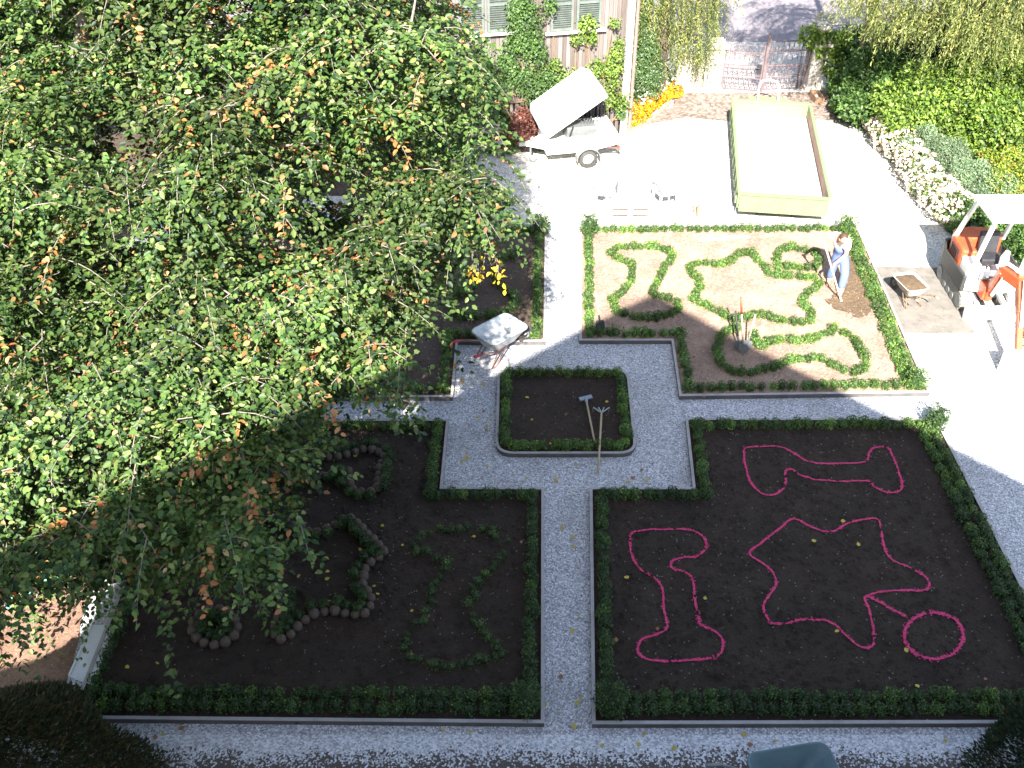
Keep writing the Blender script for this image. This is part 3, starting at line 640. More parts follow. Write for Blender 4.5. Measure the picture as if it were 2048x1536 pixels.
def tree():
    root = empty('large_tree', (-7.6, 14.4, 0), 0, 'large broadleaf tree with pale limbs and green and rusty leaves filling the left side', 'tree')
    ro = np.array([-7.6, 14.4, 0])
    ctr = []; bough = []
    for _ in range(6000):
        b_ = (random.uniform(-320, 980), random.uniform(-690, 1190))
        if inpoly(*b_, TREEP) and all(math.hypot(b_[0]-c_[0], b_[1]-c_[1]) > 180 for c_ in bough): bough.append((*b_, random.uniform(95, 135)))
    tries = 0
    while tries < 30000:
        tries += 1; px, py = random.uniform(-320, 990), random.uniform(-690, 1200)
        if not inpoly(px, py, TREEP): continue
        if any(math.hypot(px-hx_, (py-hy_)*1.15) < hr_ for hx_, hy_, hr_ in TREEH): continue
        f = max(0, min(1.12, (1180-py)/1180))
        lay = random.random()
        Y = 7.9+f*5.2+max(0, (px-500)/500)*1.2+(0 if lay < .54 else random.uniform(1.2, 4.2))
        nb_ = min(bough, key=lambda b_: math.hypot(px-b_[0], py-b_[1])); db_ = math.hypot(px-nb_[0], py-nb_[1])/nb_[2]
        if lay < .54:
            if db_ > 1: continue
            Y += .25-1.0*(1-db_**2)
        p = V(px, py, Y)
        if p.z < .9 or p.z > 12.6: continue
        if all(math.hypot(p.x-q.x, p.y-q.y)+abs(p.z-q.z)*1.6 > .78 for q in ctr): ctr.append(p)
        if len(ctr) > 490: break
    print('clumps', len(ctr))
    br = MB(); tips = []
    trunk = [Vector((-7.6, 14.4, -.1)), Vector((-7.5, 14.3, 1.5)), Vector((-7.2, 14.0, 3.0)), Vector((-6.8, 13.7, 4.4))]
    br.tube(trunk, [.42, .34, .3, .24], 10)
    nodes = [trunk[2], trunk[3]]
    for p in [(-5.6, 12.9, 6.6), (-6.8, 13.2, 8.2), (-9.2, 13.4, 6.6), (-4.4, 12.4, 5.0), (-3.0, 12.6, 5.6), (-6.5, 10.8, 5.2), (-8.4, 10.6, 4.6), (-4.2, 10.2, 3.6), (-7.5, 13.4, 10.3), (-5.0, 13.2, 9.6)]:
        path = bez(trunk[3] if p[2] > 4.5 else trunk[2], p, 8, .3, .3); br.tube(path, [.16-.012*i for i in range(9)], 7); nodes += path[2:]
    ctr.sort(key=lambda q: (q-trunk[3]).length)
    for q in ctr:
        n0 = min(nodes, key=lambda a: (a-q).length+.35*max(0, (a-trunk[3]).length-(q-trunk[3]).length)*2)
        path = bez(n0, q, 6, .12, .12); L = (q-n0).length; r0 = min(.034, .012+.01*L)
        br.tube(path, [r0*(1-.12*i) for i in range(7)], 5); nodes += path[2:]
    P, A_, Nn, LL, Cc_ = [], [], [], [], []
    GC = [(.046, .09, .023), (.072, .125, .031), (.11, .17, .043), (.022, .05, .017), (.16, .2, .06)]
    for q in ctr:
        pass
        zc_ = q.y*C_+(H-q.z)*S_; qx = 1024+q.x*F/zc_; qy = 768-F*(q.y*S_-(H-q.z)*C_)/zc_
        nt_w = 38 if qy > -120 else 24; yel = math.hypot(qx-350, qy-275) < 60 or math.hypot(qx-730, qy-160) < 30; tone = random.uniform(.55, 1.3)
        tn0 = np.array([random.gauss(0, .3), -.3+random.gauss(0, .3), 1])
        for t in range(nt_w):
            tn = tn0+np.array([random.gauss(0, .22), random.gauss(0, .22), 0])
            d = Vector((random.gauss(0, 1), random.gauss(0, 1)-.25, random.gauss(0, .22)+.05)).normalized(); L = random.uniform(.35, .95)
            s0 = q+Vector((random.gauss(0, .26), random.gauss(0, .26), random.gauss(0, .08)))
            pts = [s0+d*L*u+Vector((0, 0, -.5*u*u*L)) for u in (0, .25, .5, .75, 1)]
            if random.random() < .3: br.tube(pts, [.007, .008, .006, .004, .002], 4, False)
            side = d.cross(Vector((0, 0, 1))).normalized()
            n = int(L*40); k = np.arange(n); u = (k+.5)/n*.95+.05
            base = np.array([list(s0)])+np.outer(u*L, np.array(d))+np.outer(-.5*u*u*L, [0, 0, 1])
            sg = np.where(k % 2 == 0, 1, -1)[:, None]
            ax = sg*np.array(side)*.9+np.array(d)*.65+R.normal(size=(n, 3))*.28+np.array([0, 0, -.28])
            nm = tn+R.normal(size=(n, 3))*.3
            rusty = random.random() < .03
            if yel and t < 11: col = palette(n, [(.6, .42, .03), (.5, .4, .06), (.4, .15, .04)], [5, 3, 1], .2)
            elif rusty: col = palette(n, [(.36, .14, .05), (.45, .25, .1), (.08, .14, .03)], [3, 3, 2], .2)
            else: col = palette(n, GC+[(.3, .15, .06), (.36, .25, .12)], [4, 5, 3, 3, 1.5, .3, .3], .15)*tone
            P.append(base+R.normal(size=(n, 3))*.03); A_.append(ax); Nn.append(nm); LL.append(R.uniform(.045, .105, n)); Cc_.append(col)
    # bare twig with yellow leaves at the right edge
    tw = [V(905, 475, 12.9), V(940, 500, 12.85), V(975, 507, 12.8), V(1000, 500, 12.75)]
    br.tube(bez(nodes[-1] if False else V(860, 430, 13.1), tw[0], 4, 0, .03)+tw[1:], [.03, .028, .026, .024, .022, .018, .014, .008], 6)
    for i in range(14):
        a = tw[1].lerp(tw[3], random.random()); b_ = a+Vector((random.gauss(0, .1), random.gauss(0, .1), -random.uniform(.12, .45)))
        br.tube([a, a.lerp(b_, .5)+Vector((.03, 0, 0)), b_], [.008, .005, .002], 4, False)
        n = 3; P.append(np.array([list(b_)]*n)+R.normal(size=(n, 3))*.05); A_.append(R.normal(size=(n, 3))+np.array([0, 0, -1.2])); Nn.append(R.normal(size=(n, 3))+np.array([0, -.8, .6])); LL.append(R.uniform(.07, .11, n)); Cc_.append(palette(n, [(.62, .42, .04), (.5, .3, .04)], [3, 1]))
    P, A_, Nn, LL, Cc_ = map(np.concatenate, (P, A_, Nn, LL, Cc_)); print('leaves', len(P))
    v, q_, c_ = leaf_arrays(P-ro, A_, Nn, LL, LL*.6, Cc_, True)
    np_quads('crown', v, q_, c_, M_leaf, root)
    br.v = [(a-ro[0], b_-ro[1], c-ro[2]) for a, b_, c in br.v]
    br.build('trunk', M_bark, root, True)
tree()

# ---------------------------------------------------------------- shrubs, hedges and conifers
LIME = [(.14, .22, .035), (.2, .29, .05), (.08, .14, .028), (.04, .08, .02)]
MID = [(.06, .12, .03), (.09, .165, .04), (.035, .075, .022), (.13, .22, .055)]
GREYG = [(.13, .2, .1), (.2, .27, .16), (.08, .14, .06), (.26, .3, .2)]
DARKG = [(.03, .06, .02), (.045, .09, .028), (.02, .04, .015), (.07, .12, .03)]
def shrub(name, label, cat, blobs, cols, wts, L=.09, W=.05, dens=420, mat_=M_shrub, stem=True, group=None, extra=None, droop=0.1, out=.6):
    b0 = blobs[0][0]; rt = empty(name, (b0[0], b0[1], 0), 0, label, cat, group); ro = np.array([b0[0], b0[1], 0]); arr = []
    bl2 = []
    for c, r in blobs:
        r = (r, r, r) if isinstance(r, (int, float)) else r
        if min(r) < .45: bl2.append((c, r)); continue
        bl2.append((c, tuple(x*.78 for x in r)))
        for _ in range(int(7+10*min(r))):
            d = Vector((random.gauss(0, 1), random.gauss(0, 1)-.3, random.gauss(0, 1)+.3)).normalized(); q = random.uniform(.26, .45)
            bl2.append(((c[0]+d.x*r[0]*.75, c[1]+d.y*r[1]*.75, max(.15, c[2]+d.z*r[2]*.75)), tuple(x*q for x in r)))
    for c, r in bl2:
        if isinstance(r, (int, float)): r = (r, r, r)
        tone = random.uniform(.78, 1.22)
        area = 4*math.pi*((r[0]*r[1])**1.6/3+(r[0]*r[2])**1.6/3+(r[1]*r[2])**1.6/3)**(1/1.6)
        n = int(area*dens); sh_ = shell(np.array(c)-ro, r, n, L, W, cols, wts, fill=.45, out=out, droop=droop); arr.append((sh_[0], sh_[1], sh_[2]*tone))
        if extra: arr.append(shell(np.array(c)-ro+np.array([0, 0, .03]), [x*1.04 for x in r], int(area*extra[0]), extra[1], extra[2], extra[3], extra[4], fill=.85, out=.8))
    v, q, c_ = cat_arrays(arr); np_quads('foliage', v, q, c_, mat_, rt)
    if stem:
        m_ = MB()
        for c, r in blobs:
            r = r if isinstance(r, (int, float)) else min(r)
            for i in range(4):
                e = Vector(c)+Vector((random.gauss(0, .35*r), random.gauss(0, .35*r), random.gauss(0, .3*r))); s0 = Vector((c[0]+random.gauss(0, .1), c[1]+random.gauss(0, .1), 0))
                m_.tube([tuple(Vector(p)-Vector(ro)) for p in bez(s0, e, 4, 0, .08)], [.03, .025, .02, .014, .008], 5, False)
        m_.build('stem', M_darkbark, rt)
    return rt
shrub('ivy', 'bright green ivy heaped over the right gate pillar', 'ivy', [(V(1622, 72, 32.0), .34), (V(1642, 78, 32.1), .42), (V(1672, 92, 32.2), .5), (V(1668, 125, 31.9), .42), (V(1640, 100, 32.0), .25)], LIME, [4, 4, 2, 1], .14, .09, 260)
shrub('ivy_hedge', 'green leafy hedge running right from the gate pillar under the conifer', 'hedge', [(V(1712, 98, 32.4), (.7, .7, .7)), (V(1750, 100, 32.6), (.9, .7, .8)), (V(1785, 110, 32.6), (.9, .8, .8)), (V(1712, 140, 31.6), (.7, .8, .9))], MID, [4, 4, 2, 3], .14, .08, 220)
shrub('laurel_shrub', 'glossy mid green shrub beside the paving near the trough', 'shrub', [(V(1694, 170, 31), (.6, .7, .7)), (V(1715, 195, 30), (.8, .8, .9)), (V(1745, 205, 29.2), (.9, .9, .9)), (V(1760, 160, 30.2), (1, 1, 1))], MID, [4, 4, 3, 3], .14, .075, 240)
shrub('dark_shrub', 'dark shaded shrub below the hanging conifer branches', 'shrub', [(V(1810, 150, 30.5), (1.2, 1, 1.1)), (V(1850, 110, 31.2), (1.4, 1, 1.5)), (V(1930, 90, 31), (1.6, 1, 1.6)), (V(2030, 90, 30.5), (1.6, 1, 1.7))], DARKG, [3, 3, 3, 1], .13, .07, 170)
shrub('lime_shrub', 'big light green leafy shrub behind the pale flower row', 'shrub', [(V(1830, 205, 28.2), (1.1, 1, 1)), (V(1890, 195, 28), (1.1, 1, 1.1)), (V(1800, 245, 27.8), (.8, .7, .7)), (V(1870, 250, 27.2), (1.1, .8, .9))], LIME, [4, 5, 3, 2], .13, .07, 260)
shrub('tall_lime_shrub', 'tall yellowish green shrub at the upper right edge', 'shrub', [(V(1960, 170, 28), (1.4, 1.1, 1.5)), (V(2040, 160, 27.8), (1.4, 1.1, 1.6)), (V(1960, 250, 26.6), (1.1, .9, 1.1)), (V(2040, 260, 26.2), (1.3, 1, 1.1)), (V(2130, 230, 26.4), (1.3, 1, 1.4))], LIME, [4, 5, 3, 2], .13, .07, 260)
shrub('grey_green_hedge', 'low grey green small leaved hedge sloping toward the excavator', 'hedge', [(V(1850, 285, 26.6), (.6, .7, .6)), (V(1885, 315, 25.9), (.7, .7, .6)), (V(1915, 345, 25.2), (.8, .7, .6)), (V(1945, 375, 24.5), (.8, .7, .65)), (V(1985, 395, 23.9), (.8, .7, .65))], GREYG, [4, 4, 2, 2], .055, .03, 1000)
shrub('yellow_green_shrub', 'yellow tinged shrub at the right edge above the excavator roof', 'shrub', [(V(2020, 335, 24.8), (.8, .7, .6)), (V(2070, 370, 24), (.8, .7, .7)), (V(2020, 370, 24), (.7, .6, .5))], [(.3, .33, .04), (.16, .25, .04), (.08, .15, .03), (.35, .2, .06)], [4, 4, 3, 1], .08, .045, 420)
shrub('dark_hedge', 'dark green leafy hedge directly behind the orange excavator', 'hedge', [(V(1925, 425, 23.3), (.35, .4, .5)), (V(1935, 450, 22.8), (.5, .5, .6)), (V(1985, 470, 22.4), (.6, .5, .8)), (V(2035, 490, 22), (.6, .5, .9)), (V(2062, 560, 21), (.5, .7, .9)), (V(2075, 620, 20), (.4, .8, .7))], MID, [4, 3, 3, 1], .075, .045, 520)
shrub('flowering_plant', 'small plant with yellow blooms at the right edge beside the boom', 'plant', [(G(2072, 650, .25), (.3, .5, .25)), (G(2085, 700, .2), (.25, .5, .2))], MID+[(.6, .5, .05)], [4, 3, 3, 1, 1], .07, .04, 420)
for i, t in enumerate([0, .1, .2, .31, .42, .53, .65, .77, .9]):
    a, b_ = G(1757, 262), G(1902, 470); p = a.lerp(b_, t)+Vector((random.gauss(0, .08), random.gauss(0, .08), 0)); lw = ('at the far end of the pale flower row', 'second from the far end of the pale flower row', 'third from the far end of the pale flower row', 'just above the middle of the pale flower row', 'in the middle of the pale flower row', 'just below the middle of the pale flower row', 'third from the excavator end of the flower row', 'second from the excavator end of the flower row', 'nearest the excavator in the pale flower row')[i]
    shrub('hydrangea', 'cream and pink flowering hydrangea '+lw, 'hydrangea', [((p.x, p.y, .42), (.48, .48, .42))], MID, [3, 3, 3, 2], .1, .06, 240, group='pale flowering hydrangeas in a row', extra=(300, .085, .08, [(.8, .7, .58), (.85, .8, .74), (.65, .42, .36), (.6, .5, .3)], [4, 5, 2, 1]))
shrub('red_shrub', 'reddish brown leaved bush behind the compressor drawbar', 'shrub', [(G(1040, 292)+Vector((0, 0, .55)), (.55, .5, .55)), (G(1065, 290)+Vector((0, 0, .4)), (.4, .4, .4))], [(.18, .07, .055), (.28, .12, .09), (.1, .045, .035)], [4, 3, 3], .09, .04, 520)
shrub('green_perennial', 'low bright green plant at the foot of the red bush', 'plant', [(G(1000, 306)+Vector((0, 0, .2)), (.6, .3, .25)), (G(1085, 298)+Vector((0, 0, .15)), (.3, .2, .2))], MID, [3, 4, 1, 3], .09, .05, 420, stem=False)
for (px, py, r, z) in [(300, 160, 2.6, 1.8), (650, 120, 2.6, 1.8), (80, 300, 2.2, 1.6)]:
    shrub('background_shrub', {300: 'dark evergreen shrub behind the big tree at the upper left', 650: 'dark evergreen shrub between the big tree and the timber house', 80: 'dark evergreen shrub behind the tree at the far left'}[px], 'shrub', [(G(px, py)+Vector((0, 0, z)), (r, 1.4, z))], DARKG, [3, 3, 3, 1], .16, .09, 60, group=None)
# clipped conifers in the near corners
def conifer(name, label, c, r, n, cols, wts, brown=.0):
    rt = empty(name, (c[0], c[1], 0), 0, label, 'conifer'); arr = []
    d = rdirs(n); d[:, 2] = np.abs(d[:, 2])*1.0-.15
    hgt = R.uniform(0, 1, n)**.8; ang = R.uniform(0, 6.283, n); ph = R.uniform(0, 6, 3)
    rr = (1-hgt**1.9)**.75*(1+.06*np.sin(ang*5+ph[0]+hgt*7)+.05*np.sin(ang*9+ph[1]))*R.uniform(.82, 1, n)
    pos = np.stack([np.cos(ang)*rr*r[0], np.sin(ang)*rr*r[1], hgt*r[2]], 1)
    ax = np.stack([np.cos(ang), np.sin(ang), np.full(n, .7)], 1)+R.normal(size=(n, 3))*.4; nm = rdirs(n)
    arr.append(leaf_arrays(pos, ax, nm, R.uniform(.05, .11, n), R.uniform(.015, .035, n), palette(n, cols, wts, .3)))
    v, q, c_ = cat_arrays(arr); np_quads('foliage', v, q, c_, M_needle, rt)
    mb = MB(); mb.tube([(0, 0, 0), (0, 0, r[2]*.9)], [.12, .03], 8)
    for k_ in range(60):
        h_ = random.uniform(.05, .8); t = random.uniform(0, 6.28); l = (1-h_**1.9)**.75*.85
        mb.tube([(0, 0, h_*r[2]), (math.cos(t)*l*r[0], math.sin(t)*l*r[1], h_*r[2]+.15)], [.025, .006], 4, False)
    mb.build('trunk', M_darkbark, rt)
conifer('round_conifer', 'dark brownish rounded conifer in the lower left corner', (-6.4, 7.1), (1.75, 1.6, 2.6), 60000, [(.04, .055, .02), (.07, .06, .028), (.025, .038, .014), (.15, .085, .04)], [4, 2, 3, .8])
conifer('corner_conifer', 'dark green conifer cut off by the lower right corner', (7.15, 7.35), (1.05, 1.2, 2.25), 22000, [(.02, .04, .016), (.035, .055, .02), (.012, .022, .01), (.09, .06, .03)], [4, 2, 3, .3])
def weeper(label, poly, Yr, n, Lr, cols, wts, trunk_xy, top, spread=.25, name='weeping_conifer'):
    rt = empty(name, (trunk_xy[0], trunk_xy[1], 0), 0, label, 'conifer'); ro = np.array([trunk_xy[0], trunk_xy[1], 0.])
    P, A_, C2 = [], [], []; mb = MB(); axis = Vector((*trunk_xy, top)); k_ = 0
    while k_ < n:
        px = random.uniform(min(p[0] for p in poly), max(p[0] for p in poly)); py = random.uniform(min(p[1] for p in poly), max(p[1] for p in poly))
        if not inpoly(px, py, poly): continue
        k_ += 1; s0 = V(px, py, random.uniform(*Yr)); od = Vector((s0.x-trunk_xy[0], s0.y-trunk_xy[1], 0)).normalized()
        if k_ % 9 == 0:
            mb.tube([tuple(Vector(p)-Vector(ro)) for p in bez(Vector((*trunk_xy, max(.5, s0.z-.5))), s0, 5, .2, .1)], [.04, .034, .028, .02, .014, .008], 5, False)
        for s in range(5):
            L = random.uniform(*Lr); m_ = int(L*26); u = np.linspace(0, 1, m_)
            dv = np.array(od)*spread+np.array([random.gauss(0, spread*.7), random.gauss(0, spread*.7), 0]); b0 = np.array(s0)+R.normal(size=3)*.12
            pos = b0+np.outer(u*L, dv)+np.outer(-(u**1.25)*L, [0, 0, 1.])
            P.append(pos); A_.append(dv*.6+np.array([0, 0, -.8])+R.normal(size=(m_, 3))*.55); C2.append(palette(1, cols, wts, .3)*(1+R.uniform(-.15, .15, (m_, 1))))
    P, A_, C2 = map(np.concatenate, (P, A_, C2)); m_ = len(P)
    v, q, c_ = leaf_arrays(P-ro, A_, rdirs(m_), R.uniform(.07, .12, m_), R.uniform(.018, .035, m_), C2)
    np_quads('foliage', v, q, c_, M_needle, rt)
    mb.tube([(0, 0, 0), (0, 0, top)], [.22, .08], 8); mb.build('trunk', M_darkbark, rt)
OLIVE = [(.16, .185, .05), (.24, .25, .075), (.1, .13, .035), (.05, .075, .022)]
weeper('drooping olive green conifer hanging over the upper right corner', [(1560, -330), (2120, -330), (2120, 130), (2010, 120), (1960, 130), (1940, 100), (1880, 90), (1850, 60), (1760, 40), (1710, 0)], (26, 28.5), 1250, (.35, .8), OLIVE, [4, 3, 3, 2], (13.5, 29), 7, .45)
weeper('tall dark conifer beyond the hedge that shades the road', [(1600, -330), (1950, -330), (1900, -90), (1700, -90)], (30, 32), 330, (.35, .9), OLIVE, [3, 1, 4, 4], (10.7, 31), 9, .5, 'tall_conifer')
weeper('weeping yellow green conifer between timber house and gate', [(1290, -380), (1560, -380), (1500, -60), (1450, -60), (1435, 60), (1420, 100), (1330, 110), (1270, 70)], (30.3, 31.6), 420, (.5, 1.3), OLIVE, [4, 3, 3, 1], (4.6, 31.3), 7, .1)
shrub('soft_shrub', 'soft grey green shrub at the house corner behind the flowers', 'shrub', [(V(1278, 110, 30.6), (.55, .5, .9)), (V(1300, 150, 30.6), (.6, .5, .7)), (V(1270, 60, 31), (.5, .5, .8)), (V(1275, 20, 31), (.5, .5, .8))], GREYG+MID, [2, 1, 3, 1, 3, 2, 2, 1], .09, .035, 420)

# ---------------------------------------------------------------- timber house at the back
HA, HB = G(1250, 266), G(930, 297); hx = (HA-HB).normalized(); HRZ = math.atan2(hx.y, hx.x); hn = Vector((hx.y, -hx.x, 0))
def W(px, py, off=0.0):
    d = ray(px, py); o_ = HA+hn*off; t = (o_-Vector((0, 0, H))).dot(hn)/d.dot(hn); q = Vector((0, 0, H))+d*t
    return (q-HA).dot(hx), q.z
house = empty('timber_house', HA, HRZ, 'weathered timber boarded house with shuttered windows and climbing vines', 'house')
WL = 9.5; ZS = 1.3
mb = MB(); mb.box((-WL/2, 3.02, 3.25), (WL, 6, 6.5)); mb.build('wall', M_boards, house)
mb = MB(); mb.box((-WL/2, .012, .6), (WL, .016, 1.2)); mb.build('gap_shade_panel', M_void, house)  # added dark panel, gives the paling gaps their shade by colour
mb = MB(); x = -WL
while x < -.18:
    mb.box((x+.05, -.03, .66+random.uniform(-.02, .02)), (.085, .03, 1.3)); x += .15
mb.build('paling_cladding', M_boards, house)
mb = MB(); mb.box((-.08, -.03, 3.25), (.2, .07, 6.5)); mb.build('corner_post', M_stone, house)
mb = MB(); mb.tube([(.09, -.09, .0), (.09, -.09, 6.4)], .05, 10)
for z in (.9, 2.6, 4.3): mb.lathe([(.062, z), (.062, z+.05)], (.09, -.09, 0), 10)
mb.build('downpipe', M_pipe, house)
mb = MB(); mb.add([(-WL-.4, -.6, 6.3), (.5, -.6, 6.3), (.5, 3.0, 8.6), (-WL-.4, 3.0, 8.6), (-WL-.4, -.6, 6.48), (.5, -.6, 6.48), (.5, 3.0, 8.8), (-WL-.4, 3.0, 8.8), (-WL-.4, 6.6, 6.3), (.5, 6.6, 6.3), (.5, 6.6, 6.48), (-WL-.4, 6.6, 6.48)], [(0, 1, 5, 4), (0, 3, 2, 1), (4, 5, 6, 7), (3, 8, 9, 2), (7, 6, 10, 11), (8, 11, 10, 9), (1, 2, 6, 5), (2, 9, 10, 6), (0, 4, 7, 3), (3, 7, 11, 8)])
mb.build('roof', M_tile, house)
def window(xa, xb, z0, z1, xm):
    wd = MB(); wd.box(((xa+xb)/2, -.012, (z0+z1)/2), (xb-xa+.04, .02, z1-z0)); f = wd.build('window', M_boards, house)
    s = MB(); s.box(((xa+xb)/2, -.06, z0-.05), (xb-xa+.3, .14, .06)); s.build('sill', M_stone, f)
    for a, b_ in ((xa, xm-.04), (xm+.04, xb)):
        m_ = MB(); t = .07
        for (c, sz) in (((a+t/2, (z0+z1)/2), (t, z1-z0)), ((b_-t/2, (z0+z1)/2), (t, z1-z0)), (((a+b_)/2, z0+t/2), (b_-a-2*t, t)), (((a+b_)/2, z1-t/2), (b_-a-2*t, t)), (((a+b_)/2, (z0+z1)/2), (b_-a-2*t, t))):
            m_.box((c[0], -.055, c[1]), (sz[0]-.003, .045, sz[1]-.003))
        z = z0+t+.04; rot = Matrix.Rotation(rad(35), 3, 'X')
        while z < z1-t: m_.box(((a+b_)/2, -.05, z), (b_-a-2*t, .012, .06), rot); z += .058
        m_.build('shutter', M_shutter, f)
xa, z0 = W(1100, 62); xb, _ = W(1200, 54); xm, _ = W(1148, 58); window(xa, xb, z0, z0+1.45, xm)
xa, z0 = W(918, 68); xb, _ = W(1020, 58); xm, _ = W(971, 62); window(xa, xb, z0, z0+1.45, xm)
# vine
vr = empty('climbing_vine', HA, HRZ, 'green climbing vine with trained stems over the timber house front', 'vine'); arr = []; mb = MB()
for (px, py, r) in [(1040,10,26),(1050,45,30),(1035,75,28),(1060,85,26),(1075,105,16),(1010,118,20),(1030,145,24),(1060,160,30),(1095,150,24),(1105,122,12),(1125,158,24),(1148,145,13),(1085,185,32),(1120,185,22),(1172,44,17),(1150,75,11),(1180,72,11),(1195,132,19),(1225,132,19),(1230,102,15),(1235,80,10),(1226,42,9),(1222,160,14),(1215,190,20),(1238,198,16),(1240,215,14),(980,165,28),(945,150,30),(1097,6,14),(990,200,22),(1000,235,20),(960,120,22),(1150,172,20)]:
    x, z = W(px, py); s = r*.0142; n = int(430*s*s*10)
    n = int(n*1.5); d = rdirs(n); d[:, 1] = -np.abs(d[:, 1]); pos = np.array([x, -.06, z])+d*np.array([s, .3, s])*(R.uniform(.2, 1.25, n)*(1+.3*np.sin(d[:, 0]*7+px)*np.sin(d[:, 2]*6)))[:, None]
    if px > 1100 and py < 200: cols, wts = LIME, [4, 5, 2, 1]
    else: cols, wts = MID, [4, 4, 3, 2]
    arr.append(leaf_arrays(pos, d*.4+rdirs(n)*.7+np.array([0, -.2, -.4]), d+rdirs(n)*.5+np.array([0, -.5, .5]), R.uniform(.05, .1, n), R.uniform(.035, .07, n), palette(n, cols, wts)*random.uniform(.7, 1.1)))
    mb.tube(bez((x*.6-.4*1.5, -.05, 0), (x, -.08, z), 6, 0, .15), [.02]*6+[.008], 5, False)
for z in (.5, 1.3, 2.0): mb.bar((-8, -.09, z), (-.2, -.09, z), .025, .04)
v, q, c_ = cat_arrays(arr); np_quads('foliage', v, q, c_, M_shrub, vr); mb.build('stem', M_brownwood, vr)
# bench in front of the palings
b = empty('wooden_bench', G(955, 318), HRZ+.1, 'weathered slatted wooden bench half hidden by the big tree', 'bench')
mb = MB()
for i in range(5): mb.box((0, -.16+i*.09, .45), (1.5, .07, .025))
mb.build('seat', M_paleboard, b)
mb = MB()
for i in range(3): mb.box((0, .28, .6+i*.1), (1.5, .025, .075))
mb.build('backrest', M_paleboard, b)
for sx in (-.6, .6):
    mb = MB(); mb.box((sx, -.14, .218), (.06, .06, .435)); mb.box((sx, .25, .43), (.06, .04, .86)); mb.build('leg', M_brownwood, b)

# flower bed with brick edge
EDG = [(1249, 268), (1275, 258), (1305, 240), (1330, 218), (1343, 200), (1350, 178)]
eb = empty('brick_edging', G(1300, 243), 0, 'curved row of bricks edging the orange flower bed', 'edging'); mb = MB(); ep = [G(*p) for p in EDG]; o0 = G(1300, 243)
for i in range(len(ep)-1):
    n = int((ep[i+1]-ep[i]).length/.24); d = (ep[i+1]-ep[i]).normalized()
    for k_ in range(n):
        c = ep[i].lerp(ep[i+1], (k_+.5)/n)-o0; m_ = Matrix.Rotation(math.atan2(d.y, d.x)+random.uniform(-.06, .06), 3, 'Z'); mb.box((c.x, c.y, .04), (.21, .11, .1), m_)
mb.build('brick_row', M_brick, eb, bevel=.008)
ob = []
for i in range(9):
    t = i/8; p = G(1262+78*t, 245-54*t-10*math.sin(t*3.1), 0); ob.append(((p.x, p.y, .14), (.42, .38, .18)))
fl_ = shrub('marigold_border', 'dense strip of orange and yellow flowers inside the brick edging', 'flowers', ob, MID, [3, 3, 3, 2], .07, .04, 250, stem=False, extra=(500, .06, .06, [(.85, .3, .01), (.9, .5, .02), (.75, .18, .01)], [4, 4, 2]))
ob = []
for i in range(7):
    t = i/6; p = G(1262+70*t, 222-45*t, 0); ob.append(((p.x, p.y, .3), (.4, .4, .34)))
shrub('white_flower_bush', 'leafy border plants with white and pink blooms behind the orange flowers', 'flowers', ob, MID, [3, 4, 3, 3], .09, .055, 330, stem=False, extra=(45, .11, .11, [(.85, .82, .78), (.8, .5, .55)], [5, 1]))

# ---------------------------------------------------------------- gate, pillars
def pillar(px0, px1, base, top, name, label, finial):
    a, b_ = G(px0, base), G(px1, base); wd = (b_-a).length; c = a.lerp(b_, .5)+Vector((0, wd/2, 0)); ztop = V((px0+px1)/2, top, c.y).z
    r_ = empty(name, (c.x, c.y, 0), 0, label, 'gate pillar', 'gate pillars'); mb = MB(); z = .12; k_ = 0
    mb.box((0, 0, .06), (wd+.12, wd+.12, .12))
    while z < ztop-.1:
        h = min(.36, ztop-z); mb.box((0, 0, z+h/2), (wd-(.0 if k_ % 2 else .012), wd-(.0 if k_ % 2 else .012), h-.012)); z += h; k_ += 1
    mb.build('shaft', M_stone, r_, bevel=.01)
    mb = MB(); mb.box((0, 0, ztop+.05), (wd+.16, wd+.16, .1)); mb.box((0, 0, ztop+.14), (wd+.02, wd+.02, .08)); mb.build('cap', M_stone, r_, bevel=.015)
    if finial:
        mb = MB(); mb.lathe([(.1, 0), (.12, .05), (.07, .12), (.1, .2), (.26, .32), (.3, .42), (.24, .46)], (0, 0, ztop+.18), 14); mb.build('urn', M_stone, r_, True)
        v, q, c_ = shell((0, 0, ztop+.72), (.28, .28, .2), 260, .1, .03, [(.3, .3, .16), (.4, .36, .25), (.12, .18, .06)], [3, 2, 2], out=1.2); np_quads('urn_plant', v, q, c_, M_shrub, r_)
pillar(1405, 1440, 184, 92, 'gate_pillar', 'pale stone gate pillar left of the gate, half behind the conifer', False)
pillar(1612, 1643, 182, 88, 'gate_pillar', 'pale stone gate pillar right of the gate with ivy and planted urn', True)
a, b_ = G(1350, 184), G(1403, 184); wl = empty('garden_wall', a, 0, 'low white plastered wall left of the gate in dappled shade', 'wall'); mb = MB(); L = (b_-a).length
mb.box((L/2, .15, .55), (L, .25, 1.1)); mb.build('wall_face', M_stone, wl); mb = MB(); mb.box((L/2, .15, 1.13), (L-.01, .34, .06)); mb.build('coping', M_stone, wl)
